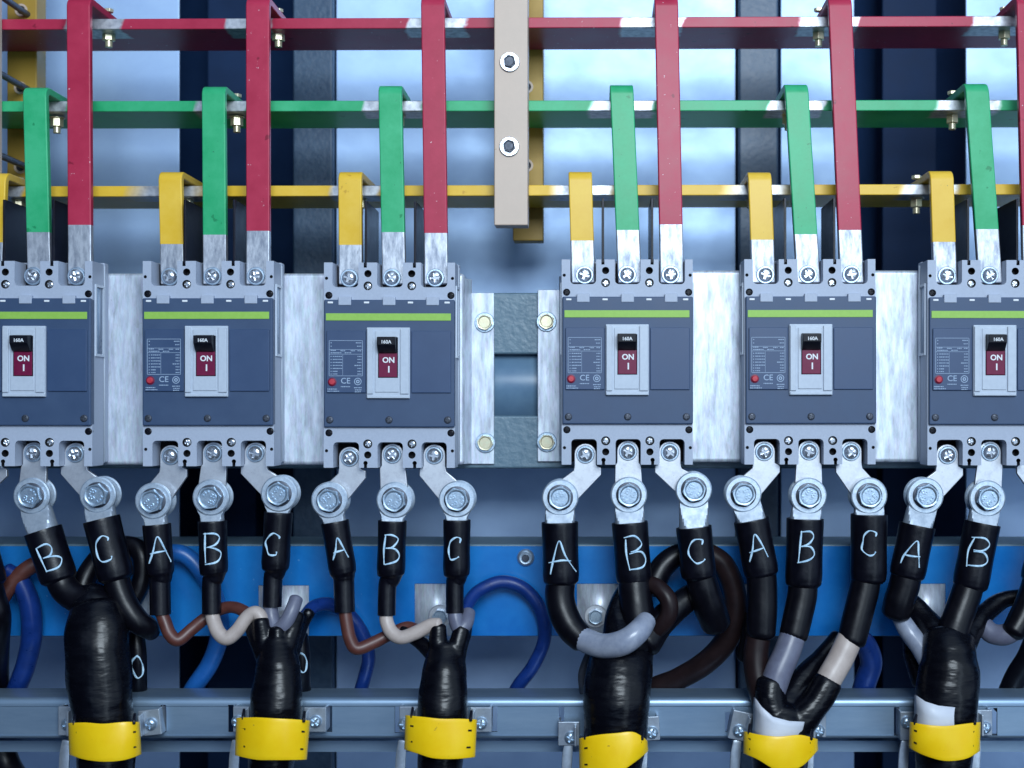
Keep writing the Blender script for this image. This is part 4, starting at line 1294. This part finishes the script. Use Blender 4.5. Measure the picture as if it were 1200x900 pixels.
# ------------------------------------------------------------------ yellow tie-on sleeves
def tagsheet(i, top, bot, lab, gap=0):
    m = MB(); rows = []; nu, nv = 26, 10
    uc = (top[0][0] + top[-1][0]) / 2; hw = (top[-1][0] - top[0][0]) / 2

    def ev(cur, s):
        x = s * (len(cur) - 1); q = min(int(x), len(cur) - 2); f = x - q
        p = [cur[max(q-1, 0)], cur[q], cur[q+1], cur[min(q+2, len(cur)-1)]]
        return tuple(0.5*(2*p[1][n] + (p[2][n]-p[0][n])*f + (2*p[0][n]-5*p[1][n]+4*p[2][n]-p[3][n])*f*f + (3*p[1][n]-p[0][n]-3*p[2][n]+p[3][n])*f**3) for n in (0, 1))

    def dep(s, t):
        x = 2*s - 1
        return -24 - 36 * math.sqrt(max(0, 1 - 0.86*x*x)) - 3*math.sin(PI*t)*0.6 + 2.0*math.sin(5*s + i*2 + 2*t)
    for k in range(nv + 1):
        t = k / nv
        row = []
        for j in range(nu + 1):
            s = j / nu
            a, b = ev(top, s), ev(bot, s)
            row.append(m.bm.verts.new(W(a[0] + (b[0]-a[0])*t, a[1] + (b[1]-a[1])*t, dep(s, t))))
        rows.append(row)
    for A, B in zip(rows, rows[1:]):
        for j in range(nu): m.bm.faces.new((A[j], B[j], B[j+1], A[j+1]))
    org = W(uc, bot[2][1], -40)
    o = obj('cable_sleeve', m, M['tag'], org=org)
    md = o.modifiers.new('thick', 'SOLIDIFY'); md.thickness = 2.4*S; md.offset = 1
    bv = o.modifiers.new('edge', 'BEVEL'); bv.width = 0.6*S; bv.segments = 2; bv.limit_method = 'ANGLE'
    tag(o, lab, 'cable sleeve', 'yellow plastic sleeves tied round the cables')
    # black tie strips showing through the slits
    for s0 in (0.07, 0.89):
        t_ = MB()
        for t in (0.30, 0.74):
            a, b = ev(top, s0), ev(bot, s0); a2, b2 = ev(top, s0 + 0.05), ev(bot, s0 + 0.05)
            pu, pv = a[0] + (b[0]-a[0])*t, a[1] + (b[1]-a[1])*t
            qu, qv = a2[0] + (b2[0]-a2[0])*t, a2[1] + (b2[1]-a2[1])*t
            d0, d1 = dep(s0, t) - 3.7, dep(s0 + 0.05, t) - 3.7
            w0, w1 = W(pu, pv, d0), W(qu, qv, d1)
            vs = []
            for wv, dz in ((w0, -1.0), (w1, -1.0), (w1, 1.0), (w0, 1.0)):
                vs.append(t_.bm.verts.new(wv + Vector((0, 0, dz))))
            ve = [t_.bm.verts.new(v.co + Vector((0, 2.5, 0))) for v in vs]
            t_.bm.faces.new(vs); t_.bm.faces.new(ve[::-1])
            for q in range(4):
                r = (q+1) % 4; t_.bm.faces.new((vs[q], ve[q], ve[r], vs[r]))
        # knots at the rim
        a = ev(top, s0 + 0.02)
        t_.loft([(a[0] + 1, a[1] - 9, dep(s0, 0) + 6, 1.7), (a[0], a[1] - 2, dep(s0, 0) - 2.5, 1.9), (a[0], a[1] + 2, dep(s0, 0.05) - 3.2, 1.9)], n=8, seg=3)
        bmesh.ops.recalc_face_normals(t_.bm, faces=t_.bm.faces[:])
        obj('cable_tie', t_, M['black'], parent=o)
    return o


TAGS = [([(82, 847), (100, 846.5), (122, 848), (145, 846), (161.5, 846)], [(83.5, 884), (100, 889.5), (122, 892), (145, 890), (163.5, 884)], 'smooth yellow sleeve round the far left cable, no white collar above it'),
        ([(279, 841), (300, 840.5), (320, 841.5), (342, 842.5), (361.5, 844)], [(277.5, 885), (300, 889.5), (320, 890), (340, 890), (357.5, 890)], 'yellow sleeve round the second cable from the left'),
        ([(477, 838), (497, 840), (517, 842), (538, 842), (557, 843)], [(476, 878), (492, 883), (508, 888), (530, 889), (555, 887)], 'yellow sleeve round the cable left of the middle'),
        ([(680.5, 865), (700, 861), (722, 859), (742, 858), (756.5, 868)], [(681, 907), (700, 908), (722, 906), (742, 893), (757.5, 880)], 'yellow sleeve sitting lowest and tilted, right of the middle'),
        ([(873.5, 857), (890, 861), (912, 863), (937, 861), (956, 866)], [(873, 883), (888, 889), (912, 902), (937, 898), (956.5, 879)], 'pinched yellow sleeve on the second cable from the right'),
        ([(1068, 846), (1085, 849), (1107, 850.5), (1130, 848), (1147, 846)], [(1067, 876), (1085, 885), (1107, 891), (1130, 889), (1146, 880)], 'yellow sleeve under a white collar on the far right cable')]
for i, (t, b, lab) in enumerate(TAGS): tagsheet(i, t, b, lab)

# ------------------------------------------------------------------ cable clamps
CL_LAB = ['steel cable clamp holding the far left cable to the rail', 'steel cable clamp holding the second cable from the left to the rail',
          'steel cable clamp holding the cable left of the middle to the rail', 'steel cable clamp sitting low on the cable right of the middle',
          'tilted steel cable clamp on the second cable from the right', 'steel cable clamp holding the far right cable to the rail']
CL = {0: [(68, 88, 828, 862, 80, 848, 0, -1), (163, 188, 832, 862, 177, 848, -6, 1)],
      1: [(273, 292, 828, 858, 279, 845, 0, -1), (356, 382, 829, 858, 370, 845, 0, 1)],
      2: [(468, 490, 828, 858, 474, 848, 0, -1), (551, 576, 829, 858, 564, 847, 0, 1)],
      3: [(654, 679, 846, 874, 669, 864, 0, -1), (747, 773, 840, 868, 764, 858, -3, 1)],
      4: [(856, 880, 834, 868, 866, 856, 12, -1), (948, 968, 832, 864, 959, 856, 0, 1)],
      5: [(1055, 1076, 834, 868, 1063, 846, 0, -1), (1144, 1163, 832, 862, 1154, 852, 0, 1)]}
for i in range(6):
    c = thing('cable_clamp', W(TRUNK[i][3][0], 866, 20), CL_LAB[i], 'cable clamp', 'steel cable clamps on the rail')
    for (u0, u1, va, vb2, su, sv, rot, side) in CL[i]:
        m = MB()
        d = 12.0
        a, b = W(u0, va, d), W(u1, vb2, d)
        m.box((a.x, d, a.z), (b.x, d + 3, b.z))
        xo = a.x if side < 0 else b.x
        m.box((xo - (0 if side < 0 else 3), d + 3.1, a.z), (xo + (3 if side < 0 else 0), 36, b.z))   # hook into the rail
        # ear running round the cable
        xi = b.x if side < 0 else a.x
        m.box((xi - (6 if side < 0 else -6), d - 12, a.z - 3), (xi - (3 if side < 0 else -3), d - 0.2, b.z + 2))
        bmesh.ops.rotate(m.bm, verts=m.bm.verts[:], cent=(a.x + b.x)/2 * Vector((1, 0, 0)) + Vector((0, d, (a.z + b.z)/2)), matrix=Matrix.Rotation(math.radians(rot), 3, 'Y'))
        k = obj('bracket', m, M['bracket'], parent=c, bevel=0.9)
        p = W(su, sv, d)
        s_ = inst('screw', SCREW_C, k, Vector((p.x, d - 0.5, p.z)), random.uniform(0, 1.5))
    # steel strap behind and below the cable
    m = MB()
    u0 = CL[i][0][4] + 4; u1 = CL[i][1][4] - 8
    m.loft([(u0 - 6, 868, 16, 5, 2), (u0 - 8, 884, 14, 6, 2), (u0 - 9, 905, 12, 6, 2), (u0 - 9, 940, 12, 6, 2)], n=12, seg=4, square=5)
    if i in (3, 4, 5):
        obj('strap', m, M['bracket'], parent=c); m = MB()
        m.loft([(u1 - 2, 868, 16, 5, 2), (u1 - 3, 884, 14, 6, 2), (u1 - 4, 905, 12, 6, 2), (u1 - 4, 940, 12, 6, 2)], n=12, seg=4, square=5)
    obj('strap', m, M['bracket'], parent=c)

# ------------------------------------------------------------------ camera
cam = bpy.data.cameras.new('camera'); co = bpy.data.objects.new('camera', cam); C.objects.link(co)
co.location = (0, -L*S, 0); co.rotation_euler = (PI/2, 0, 0)
cam.sensor_width = 36; cam.lens = 36 * L / 1200
cam.shift_x = -(PX - 600) / 1200; cam.shift_y = (PY - 450) / 1200
cam.clip_start = 0.01; cam.clip_end = 50
cam.dof.use_dof = True; cam.dof.focus_distance = (L + 5)*S; cam.dof.aperture_fstop = 6.3
sc.camera = co

# ------------------------------------------------------------------ light
wd = bpy.data.worlds.new('World'); sc.world = wd; wd.use_nodes = True
nt = wd.node_tree; N, LK = nt.nodes, nt.links
bg = N['Background']
tc = N.new('ShaderNodeTexCoord'); sep = N.new('ShaderNodeSeparateXYZ'); LK.new(tc.outputs['Generated'], sep.inputs[0])


def smooth(sock, a, b):
    r = N.new('ShaderNodeMapRange'); r.interpolation_type = 'SMOOTHSTEP'
    r.inputs['From Min'].default_value = a; r.inputs['From Max'].default_value = b
    LK.new(sock, r.inputs['Value']); return r.outputs[0]


def mth(op, a, b):
    n = N.new('ShaderNodeMath'); n.operation = op
    for q, s in enumerate((a, b)):
        if isinstance(s, (int, float)): n.inputs[q].default_value = s
        else: LK.new(s, n.inputs[q])
    return n.outputs[0]


sx = smooth(sep.outputs['X'], -0.46, -0.06)
sz = smooth(sep.outputs['Z'], -0.32, 0.03)
fr = smooth(sep.outputs['Y'], 0.1, -0.4)
nz = N.new('ShaderNodeTexNoise'); nz.inputs['Scale'].default_value = 3.0; nz.inputs['Detail'].default_value = 2
LK.new(tc.outputs['Generated'], nz.inputs['Vector'])
f = mth('MULTIPLY', mth('MULTIPLY', sx, sz), fr)
f = mth('MULTIPLY', f, mth('ADD', 0.70, mth('MULTIPLY', nz.outputs['Fac'], 0.6)))
f = mth('ADD', mth('MULTIPLY', f, 0.86), 0.022)
# bright strip added to the world for upright glints on the black sleeves
glint_strip = mth('MULTIPLY', smooth(sep.outputs['X'], 0.37, 0.43), smooth(sep.outputs['X'], 0.60, 0.53))
glint_strip = mth('MULTIPLY', mth('MULTIPLY', glint_strip, fr), mth('MULTIPLY', smooth(sep.outputs['Z'], -0.45, -0.35), smooth(sep.outputs['Z'], 0.5, 0.4)))
f = mth('ADD', f, mth('MULTIPLY', glint_strip, 1.8))
cm = N.new('ShaderNodeMix'); cm.data_type = 'RGBA'; cm.clamp_factor = True
cm.inputs['A'].default_value = (0.12, 0.36, 1.0, 1); cm.inputs['B'].default_value = (0.64, 0.82, 1.0, 1)
LK.new(f, cm.inputs['Factor'])
LK.new(cm.outputs['Result'], bg.inputs['Color'])
LK.new(f, bg.inputs['Strength'])


def area(name, loc, target, size, power, col, sy=None):
    l = bpy.data.lights.new(name, 'AREA'); l.energy = power; l.color = col; l.size = size
    if sy: l.shape = 'RECTANGLE'; l.size_y = sy
    o = bpy.data.objects.new(name, l); C.objects.link(o)
    o.location = loc
    o.rotation_euler = (Vector(target) - Vector(loc)).to_track_quat('-Z', 'Y').to_euler()
    return o


area('work_lamp', (0.20, -1.28, 0.54), (0.0, 0.05, 0.0), 0.6, 16.5, (0.78, 0.90, 1.0), 0.5)

sc.view_settings.view_transform = 'Standard'
sc.view_settings.look = 'None'
sc.view_settings.exposure = 0.08; sc.view_settings.gamma = 1
